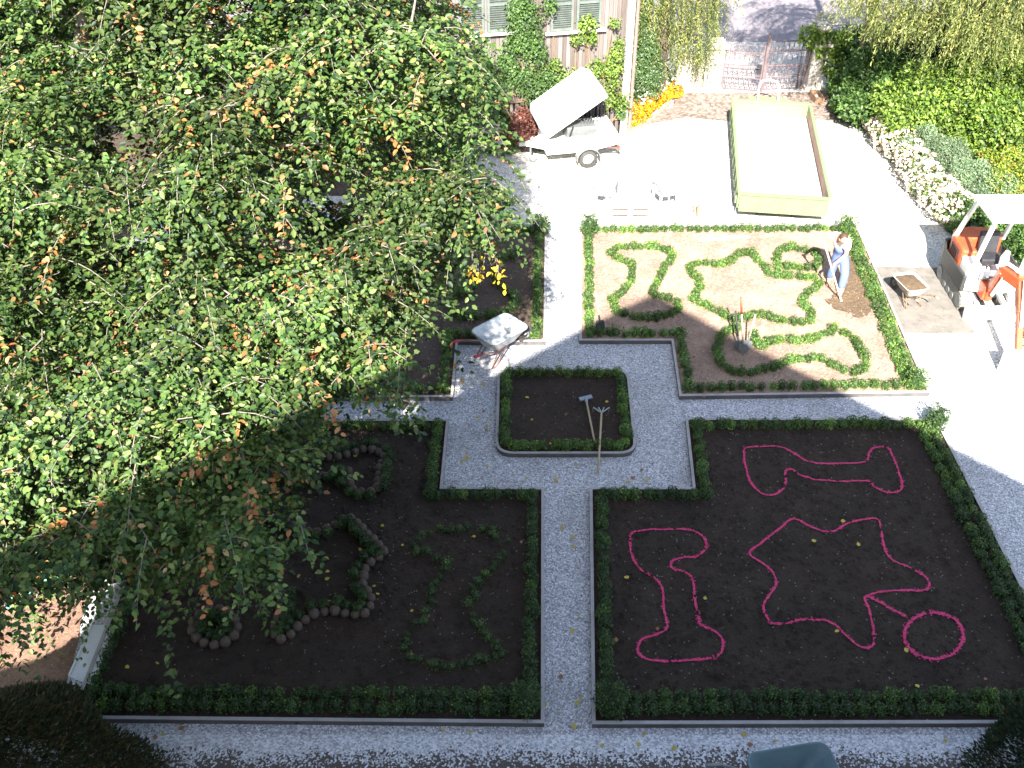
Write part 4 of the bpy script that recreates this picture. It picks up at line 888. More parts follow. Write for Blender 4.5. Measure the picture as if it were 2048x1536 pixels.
def gate_leaf(pa, pb, htop, label, flip):
    a, b_ = G(*pa), G(*pb); d = b_-a; L = d.length; r_ = empty('gate_leaf', a, math.atan2(d.y, d.x), label, 'gate', 'wrought iron gate leaves'); h = V(*htop, a.y).z
    f = MB()
    for x in (0.03, L-.03): f.bar((x, 0, .02), (x, 0, h+.02), .055)
    for z in (.05, .42, .72, .82, 1.25, h-.05): f.bar((.058, 0, z), (L-.058, 0, z), .028, .03)
    f.build('frame', M_iron, r_)
    g = MB(); n = 8
    for i in range(1, n):
        x = L*i/n; g.tube([(x, .0, .07), (x, 0, h-.07)], .011, 6)
        for z in (.6, 1.05, h-.2): g.ell((x, 0, z), (.028, .028, .05), 6, 4)
    for i in range(2*n):
        x = L*(i+.5)/(2*n)
        for z in (.24, .77): g.tube([(x+.055*math.cos(t), -.012, z+(.12 if z < .5 else .035)*math.sin(t)) for t in [j*.785 for j in range(9)]], .008, 5, False)
    g.build('bars', M_iron, r_)
    s = MB()
    for i in range(4):
        x0 = L*(i+.5)/4
        for sg in (-1, 1):
            s.tube([(x0+sg*(.02+.16*(1-t/9)*abs(math.sin(t*.55))+.02*t/9), -.02, h-.45+.03*t*(1 if t < 7 else .9)) for t in range(10)], .01, 5, False)
            s.tube([(x0+sg*(.02+.011*t)*math.cos(t*.7), -.02, .42+.08+(.012*t)*math.sin(t*.7)+.1) for t in range(9)], .009, 5, False)
    s.bar((.06, -.02, h-.33), (L-.06, -.02, h-.33), .016, .02); s.bar((.06, -.02, .5), (L-.06, -.02, .5), .016, .02)
    s.build('scrollwork', M_iron, r_)
    k_ = MB(); x = L-.12 if flip else .12
    if flip: k_.box((x, -.035, .75), (.16, .03, .3)); k_.tube([(x, -.05, .8), (x, -.12, .8), (x-.12, -.12, .8)], .015, 6); k_.build('lock', M_dgrey, r_)
gate_leaf((1441, 178), (1519, 184), (1445, 84), 'left wrought iron gate leaf with lock box, slightly ajar', True)
gate_leaf((1524, 181), (1604, 178), (1526, 80), 'right wrought iron gate leaf next to the ivy covered pillar', False)
gb = empty('gate_post', G(1522, 184), 0, 'slim dark iron post with knob where the gate leaves meet', 'post'); hh = V(1526, 74, G(1522, 184).y).z
mb = MB(); mb.box((0, 0, hh/2), (.075, .075, hh)); mb.build('shaft', M_iron, gb); mb = MB(); mb.ell((0, 0, hh+.05), (.06, .06, .07)); mb.build('knob', M_iron, gb, True)
p = G(1632, 200); t_ = empty('trough', p, .08, 'small weathered wooden trough on the paving by the right pillar', 'trough'); mb = MB()
w2, d2, h2 = .26, .62, .2
for (c, s) in (((-w2/2, 0, h2/2), (.03, d2, h2)), ((w2/2, 0, h2/2), (.03, d2, h2)), ((0, -d2/2, h2/2), (w2-.032, .03, h2-.004)), ((0, d2/2, h2/2), (w2-.032, .03, h2-.004))): mb.box(c, s)
mb.build('sides', M_brownwood, t_); mb = MB(); mb.box((0, 0, .03), (w2-.032, d2-.032, .05)); mb.build('floor', M_stone, t_)

# ---------------------------------------------------------------- open green tipper body
def tipper():
    zr, zf = .72, .34
    NL, NR, FL, FR = G(1478, 393, zr), G(1659, 390, zr), G(1466, 206, zr), G(1618, 208, zr)
    o = (NL+NR)/2; ax = ((FL+FR)/2-o); ax.z = 0; Ly = ax.length; rz = math.atan2(ax.y, ax.x)-math.pi/2
    wd = ((NR-NL).length+(FR-FL).length)/2
    r_ = empty('tipper_body', (o.x, o.y, 0), rz, 'pale green open steel tipper body standing on the gravel before the gate', 'skip')
    mb = MB(); mb.box((0, Ly/2, zf), (wd-.09, Ly-.1, .05)); mb.build('floor', M_steel, r_)
    for sx in (-1, 1):
        mb = MB(); mb.box((sx*(wd/2-.015), Ly/2, (zr+zf-.05)/2), (.03, Ly-.06, zr-zf+.05)); mb.box((sx*(wd/2-.01), Ly/2, zr+.03), (.08, Ly, .05))
        for i in range(9): mb.box((sx*(wd/2+.02), .3+i*(Ly-.6)/8, (zr+zf-.05)/2), (.04, .07, zr-zf+.04))
        mb.build('side_board', M_green, r_)
        mb = MB(); mb.box((sx*(wd/2-.036), Ly/2, (zr+zf)/2+.01), (.008, Ly-.12, zr-zf-.03)); mb.build('side_lining', M_pinkwood, r_)
    mb = MB(); mb.box((0, 0, (zr+zf)/2-.04), (wd-.09, .05, zr-zf+.04))
    for x in (-wd/4, 0, wd/4): mb.box((x, -.035, (zr+zf)/2-.04), (.06, .03, zr-zf+.03))
    mb.box((0, -.02, zr-.0), (wd-.1, .1, .05)); mb.box((0, -.05, zf-.06), (wd-.1, .09, .05))
    mb.build('tailgate', M_green, r_)
    for sx in (-.35, 0, .35):
        mb = MB(); mb.box((sx*wd*.8, -.085, zf-.03), (.16, .04, .06)); mb.build('hinge', M_green, r_)
    mb = MB(); mb.box((0, Ly-.02, (zr+zf)/2), (wd-.09, .05, zr-zf+.02)); mb.box((0, Ly-.0, zr+.04), (wd-.04, .14, .06)); mb.build('front_board', M_green, r_)
    mb = MB()
    for x in (-.35, .35): mb.box((x, Ly/2, .2), (.1, Ly-.2, .2))
    for i in range(6): mb.box((0, .4+i*(Ly-.8)/5, .26), (wd-.3, .07, .08))
    mb.build('chassis', M_dgrey, r_)
    for sx in (-1, 1):
        mb = MB(); mb.tube([(sx*.48-.09, .25, .1), (sx*.48+.09, .25, .1)], .1, 14); mb.build('roller', M_dgrey, r_)
    mb = MB(); mb.box((0, Ly+.62, .42), (1.15, 1.1, .05)); mb.box((0, Ly+.7, .47), (.5, .4, .04)); mb.build('drawbar_plate', M_green, r_)
    mb = MB()
    for s in (-.3, .3): mb.tube([(s, Ly+.75, .43), (s, Ly+1.1, .75), (s*.75, Ly+1.3, .88), (0, Ly+1.35, .92)], .03, 8)
    mb.build('hook_frame', M_white, r_)
tipper()
# plastic chairs, pallets, bits on the gravel
def chair(px, py, rz, label):
    r_ = empty('garden_chair', G(px, py), rz, label, 'chair', 'white garden chairs by the pallets')
    mb = MB(); mb.box((0, 0, .42), (.5, .46, .03)); mb.build('seat', M_white, r_, bevel=.012)
    mb = MB(); m_ = Matrix.Rotation(rad(-12), 3, 'X')
    for i in range(5): mb.box((-.2+i*.1, .27, .66), (.07, .025, .46), m_)
    mb.box((0, .31, .89), (.5, .035, .06), m_); mb.build('backrest', M_white, r_, bevel=.008)
    for sx in (-1, 1):
        mb = MB(); mb.tube([(sx*.27, .26, .62), (sx*.28, .0, .67), (sx*.27, -.22, .63), (sx*.26, -.24, .42)], .024, 8); mb.build('armrest', M_grey, r_)
        for sy in (-1, 1):
            mb = MB(); mb.bar((sx*.22, sy*.19, .41), (sx*.26, sy*.24, 0), .045); mb.build('leg', M_white, r_)
chair(1209, 412, 2.9, 'white plastic garden chair left of the two stacked pallets'); chair(1328, 412, 3.5, 'white plastic garden chair right of the two stacked pallets')
def pallet(p, rz, z, label):
    r_ = empty('pallet', (p.x, p.y, z), rz, label, 'pallet', 'stacked pallets on the gravel')
    mb = MB()
    for i in range(7): mb.box((0, -.36+i*.12, .132), (1.2, .1, .022))
    mb.build('deck', M_paleboard, r_)
    for x in (-.53, 0, .53):
        mb = MB()
        for y in (-.35, 0, .35): mb.box((x, y, .07), (.13, .1, .078))
        mb.box((x, 0, .118), (.12, .78, .004)); mb.build('blocks', M_paleboard, r_)
    mb = MB()
    for y in (-.35, 0, .35): mb.box((0, y, .017), (1.2, .1, .026))
    mb.build('base_boards', M_paleboard, r_)
pp = G(1256, 424)
pallet(pp, .03, .02, 'lower pale wooden pallet between the two garden chairs'); pallet(pp+Vector((.02, .03, 0)), .0, .168, 'upper pale wooden pallet between the two garden chairs')
bg_ = empty('cement_sack', G(1362, 427), .2, 'slumped white paper sack right of the garden chairs', 'sack'); mb = MB(); mb.ell((0, 0, .11), (.32, .2, .12), 14, 8, .03); mb.build('sack_body', M_white, bg_, True)
mb = MB(); mb.ell((.31, 0, .12), (.05, .12, .05), 8, 5); mb.build('sack_end', M_brownwood, bg_, True)
st = empty('wooden_stake', G(1393, 432), 0, 'short brown wooden stake standing by the white sack', 'stake'); mb = MB(); mb.bar((0, 0, -.05), (.03, .02, .34), .06); mb.build('shaft', M_brownwood, st); mb = MB(); mb.box((.033, .022, .352), (.075, .075, .02)); mb.build('cap', M_paleboard, st)

# ---------------------------------------------------------------- compressor trailer with raised hood
def compressor():
    o = G(1175, 334); rz = HRZ-.02; r_ = empty('compressor_trailer', o, rz, 'white single axle compressor trailer with its hood tilted up by the house', 'trailer')
    x0, x1, y0, y1 = -1.12, .88, .22, 1.35
    mb = MB(); mb.add([(x0, y0, .36), (x1-.75, y0, .36), (x1, y0, .5), (x1, y0, .86), (x0, y0, .82), (x0, y1, .36), (x1-.75, y1, .36), (x1, y1, .5), (x1, y1, .86), (x0, y1, .82)],
        [(0, 1, 2, 3, 4), (9, 8, 7, 6, 5), (0, 5, 6, 1), (1, 6, 7, 2), (2, 7, 8, 3), (0, 4, 9, 5)]); mb.box(((x0+x1)/2, (y0+y1)/2, .66), (x1-x0-.02, y1-y0-.02, .02)); mb.build('body', M_white, r_)
    Lh, hh_, an = 1.98, .6, rad(33); hd = empty('hood', (x0, 0, .83), 0); hd.parent = r_; hd.rotation_euler = (0, -an, 0)
    hd.location = (x0, 0, .83)
    bpy.data.objects.remove(hd)
    m_ = Matrix.Rotation(-an, 3, 'Y'); mb = MB()
    prof = [(0, 0), (Lh, 0), (Lh, hh_*.62), (Lh-.16, hh_), (.12, hh_), (0, hh_*.75)]
    n = len(prof); ya, yb = y0-.02, y1+.02; t = .03
    def P3(x, y, z): q = m_ @ Vector((x, 0, z)); return (q.x+x0, y, q.z+.84)
    vs = [P3(x, ya, z) for x, z in prof]+[P3(x, yb, z) for x, z in prof]
    fs = [tuple(range(n)), tuple(range(2*n-1, n-1, -1))]+[(i, (i+1) % n, n+(i+1) % n, n+i) for i in range(1, n)]
    mb.add(vs, fs)
    hood = mb.build('hood', M_white, r_); sm = hood.modifiers.new('s', 'SOLIDIFY'); sm.thickness = .02
    mb = MB(); mb.add([P3(-.012, ya+.05, .06), P3(-.012, yb-.05, .06), P3(-.012, yb-.05, hh_*.7), P3(-.012, ya+.05, hh_*.7)], [(0, 1, 2, 3)]); mb.build('front_panel', M_mint, hood)
    mb = MB(); q = m_ @ Vector((1.05, 0, .2)); mb.tube([(q.x+x0, ya-.012, q.z+.84), (q.x+x0, ya-.035, q.z+.84)], .05, 14); mb.build('latch', M_grey, hood)
    mb = MB(); mb.tube([(-.62, y0-.002, .6), (-.62, y0-.03, .6)], .05, 14); mb.build('badge', M_grey, r_)
    mb = MB(); mb.bar((-.5, y0+.06, .72), (-.38, y0+.06, 1.12), .03); mb.bar((-.5, y1-.06, .72), (-.38, y1-.06, 1.12), .03); mb.build('gas_strut', M_dgrey, r_)
    mb = MB(); mb.box((-.1, .6, .86), (.85, .5, .36)); mb.build('engine_block', M_grey, r_, bevel=.02)
    mb = MB(); mb.box((.5, .75, .84), (.42, .6, .26)); mb.tube([(.3, .5, 1.0), (.6, .6, 1.08), (.75, 1.0, .98)], .05, 8); mb.build('air_tank', M_white, r_, bevel=.03)
    mb = MB()
    for i in range(7): mb.tube([(-.1+i*.09, .55, 1.03), (-.06+i*.09, .6, 1.16+.05*(i % 2)), (.02+i*.08, .75, 1.1)], .018, 6)
    mb.build('engine_pipes', M_dgrey, r_); mb = MB(); mb.box((.53, y1-.06, .88), (.62, .03, .04)); mb.box((.53, y1-.06, 1.29), (.62, .03, .04))
    for i in range(6): mb.box((.28+i*.1, y1-.06, 1.085), (.05, .04, .37))
    mb.build('grille', M_dgrey, r_)
    for sy in (0, 1.56):
        mb = MB(); mb.lathe([(.16, -.085), (.235, -.09), (.255, -.05), (.255, .05), (.235, .09), (.16, .085)], (0, sy, .255), 26, Matrix.Rotation(math.pi/2, 3, 'X'), False); tr_ = mb.build('wheel', M_rubber, r_, True)
        mb = MB(); mb.lathe([(.163, -.07), (.15, -.02), (.11, .0), (.06, .03), (.05, .075), (.0, .08)] if sy else [(.163, .07), (.15, .05), (.12, .02), (.07, .03), (.05, .085), (.001, .088)], (0, sy, .255), 22, Matrix.Rotation(math.pi/2, 3, 'X')); mb.build('rim', M_white, tr_, True)
        mb = MB(); pts = [(.33*math.cos(t), .31*math.sin(t)+.27) for t in [rad(-8+i*19.6) for i in range(11)]]
        for i in range(10):
            (xa_, za_), (xb_, zb_) = pts[i], pts[i+1]; mb.bar((xa_, sy, za_), (xb_, sy, zb_), .24, .02, (xa_, 0, za_-.27))
        mb.build('mudguard', M_grey, r_)
    mb = MB(); mb.add([(x0, .45, .42), (x0, 1.1, .42), (-1.62, .8, .44), (-1.62, .74, .44), (x0, .45, .58), (x0, 1.1, .58), (-1.62, .8, .52), (-1.62, .74, .52)], [(0, 1, 2, 3), (4, 7, 6, 5), (0, 3, 7, 4), (1, 5, 6, 2), (2, 6, 7, 3)])
    mb.build('drawbar', M_white, r_)
    mb = MB(); mb.box((-1.7, .77, .5), (.2, .1, .1)); mb.tube([(-1.66, .77, .54), (-1.75, .77, .68), (-1.82, .77, .74)], .02, 6); mb.build('coupling', M_grey, r_)
    mb = MB(); mb.tube([(-1.5, .6, .25), (-1.5, .6, .72)], .03, 8); mb.tube([(-1.5, .6, .72), (-1.44, .6, .76)], .02, 6); mb.build('jockey_post', M_grey, r_)
    mb = MB(); mb.lathe([(.06, -.03), (.1, -.03), (.11, 0), (.1, .03), (.06, .03)], (-1.43, .6, .11), 16, Matrix.Rotation(math.pi/2, 3, 'X')); mb.build('jockey_wheel', M_grey, r_, True)
    mb = MB(); mb.bar((.45, .3, .42), (1.0, .3, .34), .03); mb.bar((.95, .25, .34), (.95, 1.3, .34), .05); mb.box((.97, .32, .34), (.06, .16, .1)); mb.box((.97, 1.2, .34), (.06, .16, .1)); mb.build('rear_lights', M_rust, r_)
compressor()

# ---------------------------------------------------------------- excavator
def excavator():
    r_ = empty('mini_excavator', (10.62, 20.0, 0), 0, 'orange and white mini excavator with canopy parked at the right edge', 'excavator')
    for sx in (-.52, .52):
        prof = [(-.62, .02), (.62, .02), (.74, .1), (.78, .24), (.7, .38), (.58, .42), (-.58, .42), (-.7, .38), (-.78, .24), (-.74, .1)]
        mb = MB(); n = len(prof)
        mb.add([(sx-.13, y, z) for y, z in prof]+[(sx+.13, y, z) for y, z in prof], [tuple(range(n)), tuple(range(2*n-1, n-1, -1))]+[(i, n+i, n+(i+1) % n, (i+1) % n) for i in range(n)])
        L_ = 0
        for i in range(n):
            (a, b_), (c, d) = prof[i], prof[(i+1) % n]; m_ = max(1, int(math.hypot(c-a, d-b_)/.09))
            for j in range(m_):
                u = (j+.5)/m_; y, z = a+(c-a)*u, b_+(d-b_)*u; ang = math.atan2(d-b_, c-a)
                mb.box((sx, y, max(.022, z)), (.27, .035, .035), Matrix.Rotation(ang, 3, 'X'))
        tk = mb.build('track', M_trackr, r_)
        mb = MB()
        for y, z, q in ((-.6, .22, .15), (.6, .22, .15), (-.25, .13, .08), (0, .13, .08), (.25, .13, .08)): mb.tube([(sx-.145, y, z), (sx+.145, y, z)], q, 14)
        mb.build('track_rollers', M_grey, tk)
    mb = MB(); mb.box((0, 0, .3), (.7, .9, .22)); mb.tube([(0, 0, .38), (0, 0, .52)], .34, 18); mb.build('undercarriage', M_dgrey, r_)
    mb = MB()
    mb.add([(-.66, -1.12, .04), (.66, -1.12, .04), (.66, -1.06, .34), (-.66, -1.06, .34), (-.66, -1.05, .04), (.66, -1.05, .04), (.66, -1.0, .34), (-.66, -1.0, .34)], [(0, 1, 2, 3), (4, 7, 6, 5), (3, 2, 6, 7), (0, 4, 5, 1), (0, 3, 7, 4), (1, 5, 6, 2)])
    mb.bar((-.3, -1.02, .2), (-.3, -.4, .3), .09); mb.bar((.3, -1.02, .2), (.3, -.4, .3), .09); mb.build('dozer_blade', M_white, r_)
    mb = MB(); mb.prism([(-.6, -.62), (.1, -.78), (.6, -.62), (.66, .55), (.5, .95), (.0, 1.08), (-.5, .95), (-.66, .55)], .5, .62); mb.build('turntable_deck', M_white, r_)
    mb = MB(); mb.prism([(-.69, -.62), (-.61, -.64), (-.67, .56), (-.51, .98), (0, 1.11), (.5, .98), (.67, .56), (.61, -.64), (.69, -.62), (.72, .6), (.55, 1.05), (0, 1.18), (-.55, 1.05), (-.72, .6)], .48, .86); mb.build('counterweight', M_skirt, r_, bevel=.02)
    mb = MB(); mb.prism([(-.64, -.1), (-.3, -.16), (-.3, .45), (.5, .5), (.55, .88), (0, 1.0), (-.48, .9), (-.62, .55)], .63, 1.22)
    mb.build('engine_hood', M_orange, r_, bevel=.05)
    mb = MB(); 
    for i in range(5): mb.box((-.648+.004*i, .1+i*.09, 1.0), (.012, .04, .22))
    mb.build('vent', M_dgrey, r_)
    mb = MB(); mb.box((-.46, -.32, .86), (.3, .42, .46)); mb.build('side_console', M_white, r_, bevel=.03)
    mb = MB(); mb.box((.1, -.42, .66), (.8, .5, .06)); mb.box((.1, -.62, .82), (.85, .05, .34)); mb.build('floor_panel', M_white, r_, bevel=.01)
    mb = MB(); mb.box((.12, .15, .88), (.46, .42, .14)); mb.box((.12, .36, 1.16), (.44, .12, .52), Matrix.Rotation(rad(-8), 3, 'X')); mb.build('seat', M_dgrey, r_, bevel=.03)
    mb = MB()
    for x in (-.18, -.08, .3, .4): mb.tube([(x, -.5, .7), (x, -.48, 1.02)], .014, 6); mb.ell((x, -.48, 1.04), (.03, .03, .04), 8, 6)
    mb.build('levers', M_dgrey, r_)
    mb = MB(); mb.tube([(.25, -.3, .9), (.25, -.3, 1.12), (.28, -.28, 1.3)], [.09, .1, .05], 10); mb.build('lever_boot', M_white, r_)
    zt = 2.38
    for (xb, yb, xt, yt) in ((-.55, -.5, -.5, -.85), (.55, -.5, .5, -.85), (-.56, .62, -.5, .1), (.56, .62, .5, .1)):
        mb = MB(); mb.bar((xb, yb, .62 if yb < 0 else 1.1), (xt, yt, zt), .075); mb.build('canopy_post', M_white, r_)
    mb = MB(); mb.box((.0, -.4, zt+.03), (1.28, 1.2, .05)); mb.box((0, -.4, zt+.07), (1.1, 1.02, .03)); rf = mb.build('canopy_roof', M_white, r_, bevel=.02)
    # boom
    def plate(pts, x, w_, name, mt, parent=r_):
        n = len(pts); mb = MB(); mb.add([(x-w_/2, y, z) for y, z in pts]+[(x+w_/2, y, z) for y, z in pts], [tuple(range(n)), tuple(range(2*n-1, n-1, -1))]+[(i, n+i, n+(i+1) % n, (i+1) % n) for i in range(n)]); return mb.build(name, mt, parent, bevel=.012)
    mb = MB(); mb.box((-.2, -.8, .62), (.24, .3, .34)); mb.tube([(-.2, -.95, .45), (-.2, -.95, .82)], .07, 10); mb.build('swing_bracket', M_orange, r_, bevel=.02)
    q = empty('boom_assembly_tmp', (0, 0, 0)); bpy.data.objects.remove(q)
    p0, p1, p2, p3 = Vector((-.2, -1.0, .8)), Vector((-.3, -1.4, 1.5)), Vector((-.14, -1.95, 1.5)), Vector((-.3, -2.95, .55))
    mb = MB(); mb.bar(p0, p1, .16, .2); mb.bar(p1+Vector((0, .03, -.03)), p2, .155, .24); mb.build('boom', M_orange, r_, bevel=.015)
    mb = MB(); mb.bar(p2+Vector((.02, .2, .12)), p2.lerp(p3, .45), .13, .2); mb.bar(p2.lerp(p3, .4), p3, .12, .13); mb.build('dipper_arm', M_orange, r_, bevel=.012)
    mb = MB(); mb.tube([p0+Vector((0, -.1, -.1)), p1+Vector((0, -.12, -.1))], .045, 10); mb.tube([p1+Vector((0, .05, .18)), p2+Vector((0, .1, .2))], .04, 10); mb.tube([p2+Vector((0, -.1, .16)), p3.lerp(p2, .25)+Vector((0, 0, .14))], .035, 10); mb.build('hydraulic_cylinder', M_white, r_)
    mb = MB()
    for i in range(3): mb.tube([(-.3+i*.07, -.6, .75), (-.36+i*.06, -.95, 1.05), (-.1, -1.2, 1.2), p1+Vector((-.1+i*.03, 0, .1))], .02, 7)
    mb.build('hydraulic_hose', M_trackr, r_)
    mb = MB(); c = p3; prof = [(.02, .02), (-.28, -.02), (-.4, -.2), (-.36, -.42), (-.2, -.54), (.04, -.52), (.1, -.46), (-.16, -.44), (-.28, -.34), (-.31, -.2), (-.24, -.08), (.0, -.05)]
    n = len(prof); xw = .26
    mb.add([(c.x-xw, c.y+y, c.z+z) for y, z in prof]+[(c.x+xw, c.y+y, c.z+z) for y, z in prof], [(i, n+i, n+(i+1) % n, (i+1) % n) for i in range(n)])
    for sx in (-xw, xw):
        inner = [(.02, .02), (-.28, -.02), (-.4, -.2), (-.36, -.42), (-.2, -.54), (.04, -.52)]
        mb.add([(c.x+sx-.012, c.y+y, c.z+z) for y, z in inner]+[(c.x+sx+.012, c.y+y, c.z+z) for y, z in inner], [tuple(range(6)), tuple(range(11, 5, -1))]+[(i, 6+i, 6+(i+1) % 6, (i+1) % 6) for i in range(6)])
    for i in range(4): mb.box((c.x-.2+i*.133, c.y+.12, c.z-.5), (.05, .14, .03))
    mb.build('bucket', M_white, r_)
excavator()

# ---------------------------------------------------------------- wheelbarrows
def barrow(loc, rz, label, mt, grips, frame, soil_=False, sc=1.0, name='wheelbarrow', tilt=0):
    """wheel towards +Y, handles towards -Y"""
    r_ = empty(name, loc, rz, label, 'wheelbarrow'); r_.scale = (sc, sc, sc)
    def rr(w_, l, cy, z, n=5, r=.12):
        out = []
        for (cx_, cy_, a0) in ((w_-r, l-r, 0), (-w_+r, l-r, 90), (-w_+r, -l+r, 180), (w_-r, -l+r, 270)):
            for i in range(n): t = rad(a0+90*i/(n-1)); out.append((cx_+r*math.cos(t), cy+cy_+r*math.sin(t), z))
        return out
    mb = MB(); A1 = rr(.33, .45, .1, .62); A2 = rr(.2, .28, .05, .36, r=.08); B1 = rr(.315, .435, .1, .625, r=.11); B2 = rr(.19, .27, .05, .375, r=.075); n = len(A1)
    mb.add(A1+A2+B1+B2, [(i, (i+1) % n, n+(i+1) % n, n+i) for i in range(n)]+[tuple(range(n, 2*n))]+[(2*n+i, 3*n+i, 3*n+(i+1) % n, 2*n+(i+1) % n) for i in range(n)]+[tuple(range(3*n, 4*n))]+[(i, 2*n+i, 2*n+(i+1) % n, (i+1) % n) for i in range(n)])
    ty = mb.build('tray', mt, r_, False)
    mb = MB(); mb.tube(A1+[A1[0]], .014, 6, False); mb.build('rim', mt, ty, True)
    mb = MB()
    for sx in (-1, 1):
        mb.tube([(sx*.05, .72, .2), (sx*.12, .45, .33), (sx*.22, -.2, .35), (sx*.29, -.55, .52), (sx*.3, -.62, .54)], .016, 8)
    mb.build('frame', frame, r_, True)
    for sx in (-1, 1):
        mb = MB(); mb.tube([(sx*.3, -.6, .535), (sx*.3, -.78, .58)], .023, 8); mb.build('grip', grips, r_, True)
        mb = MB(); mb.tube([(sx*.2, -.1, .35), (sx*.23, -.3, .03), (sx*.23, -.2, .015), (sx*.19, .1, .34)], .014, 7); mb.build('leg', frame, r_, True)
    mb = MB(); rm = Matrix.Rotation(math.pi/2, 3, 'Y'); mb.lathe([(.1, -.03), (.16, -.045), (.185, 0), (.16, .045), (.1, .03)], (0, .76, .185), 22, rm); wh = mb.build('wheel', M_rubber, r_, True)
    mb = MB(); mb.lathe([(.1, -.028), (.03, -.05), (.03, .05), (.1, .028)], (0, .76, .185), 16, rm); mb.build('hub', M_grey, wh, True)
    if soil_:
        mb = MB(); from mathutils import noise
        g = 16; vs = []
        for i in range(g+1):
            for j in range(g+1):
                x, y = -.29+.58*i/g, -.3+.8*j/g; e = (1-(abs(x)/.3)**3)*(1-(abs(y-.1)/.42)**3); vs.append((x, y, .57+.1*max(-.2, e)+.03*noise.noise(Vector((x*9, y*9, 0)))))
        mb.add(vs, [(i*(g+1)+j, (i+1)*(g+1)+j, (i+1)*(g+1)+j+1, i*(g+1)+j+1) for i in range(g) for j in range(g)]); return r_, mb
    return r_, None
barrow(G(992, 716), rad(-48), 'grey wheelbarrow with red grips standing on the path by the back left bed', M_barrow, M_red, M_rust, sc=1.12)
b2, mbs = barrow(G(1815, 607)+Vector((0, 0, .03)), rad(14), 'wheelbarrow full of brown soil standing on the concrete slab', M_paleboard, M_wood, M_brownwood, True, sc=.82)
so_ = mbs.build('soil_heap', M_dug, None, True); so_.location = b2.location; so_.rotation_euler = b2.rotation_euler; so_.scale = b2.scale; so_.location.z += .002
tag(so_, 'heap of brown soil and roots filling the white wheelbarrow', 'soil')
p = G(1545, 1562); barrow((p.x, p.y-.42, .01), rad(-80), 'dark teal wheelbarrow cut off by the bottom edge of the picture', M_teal, M_grey, M_grey, sc=1.25)

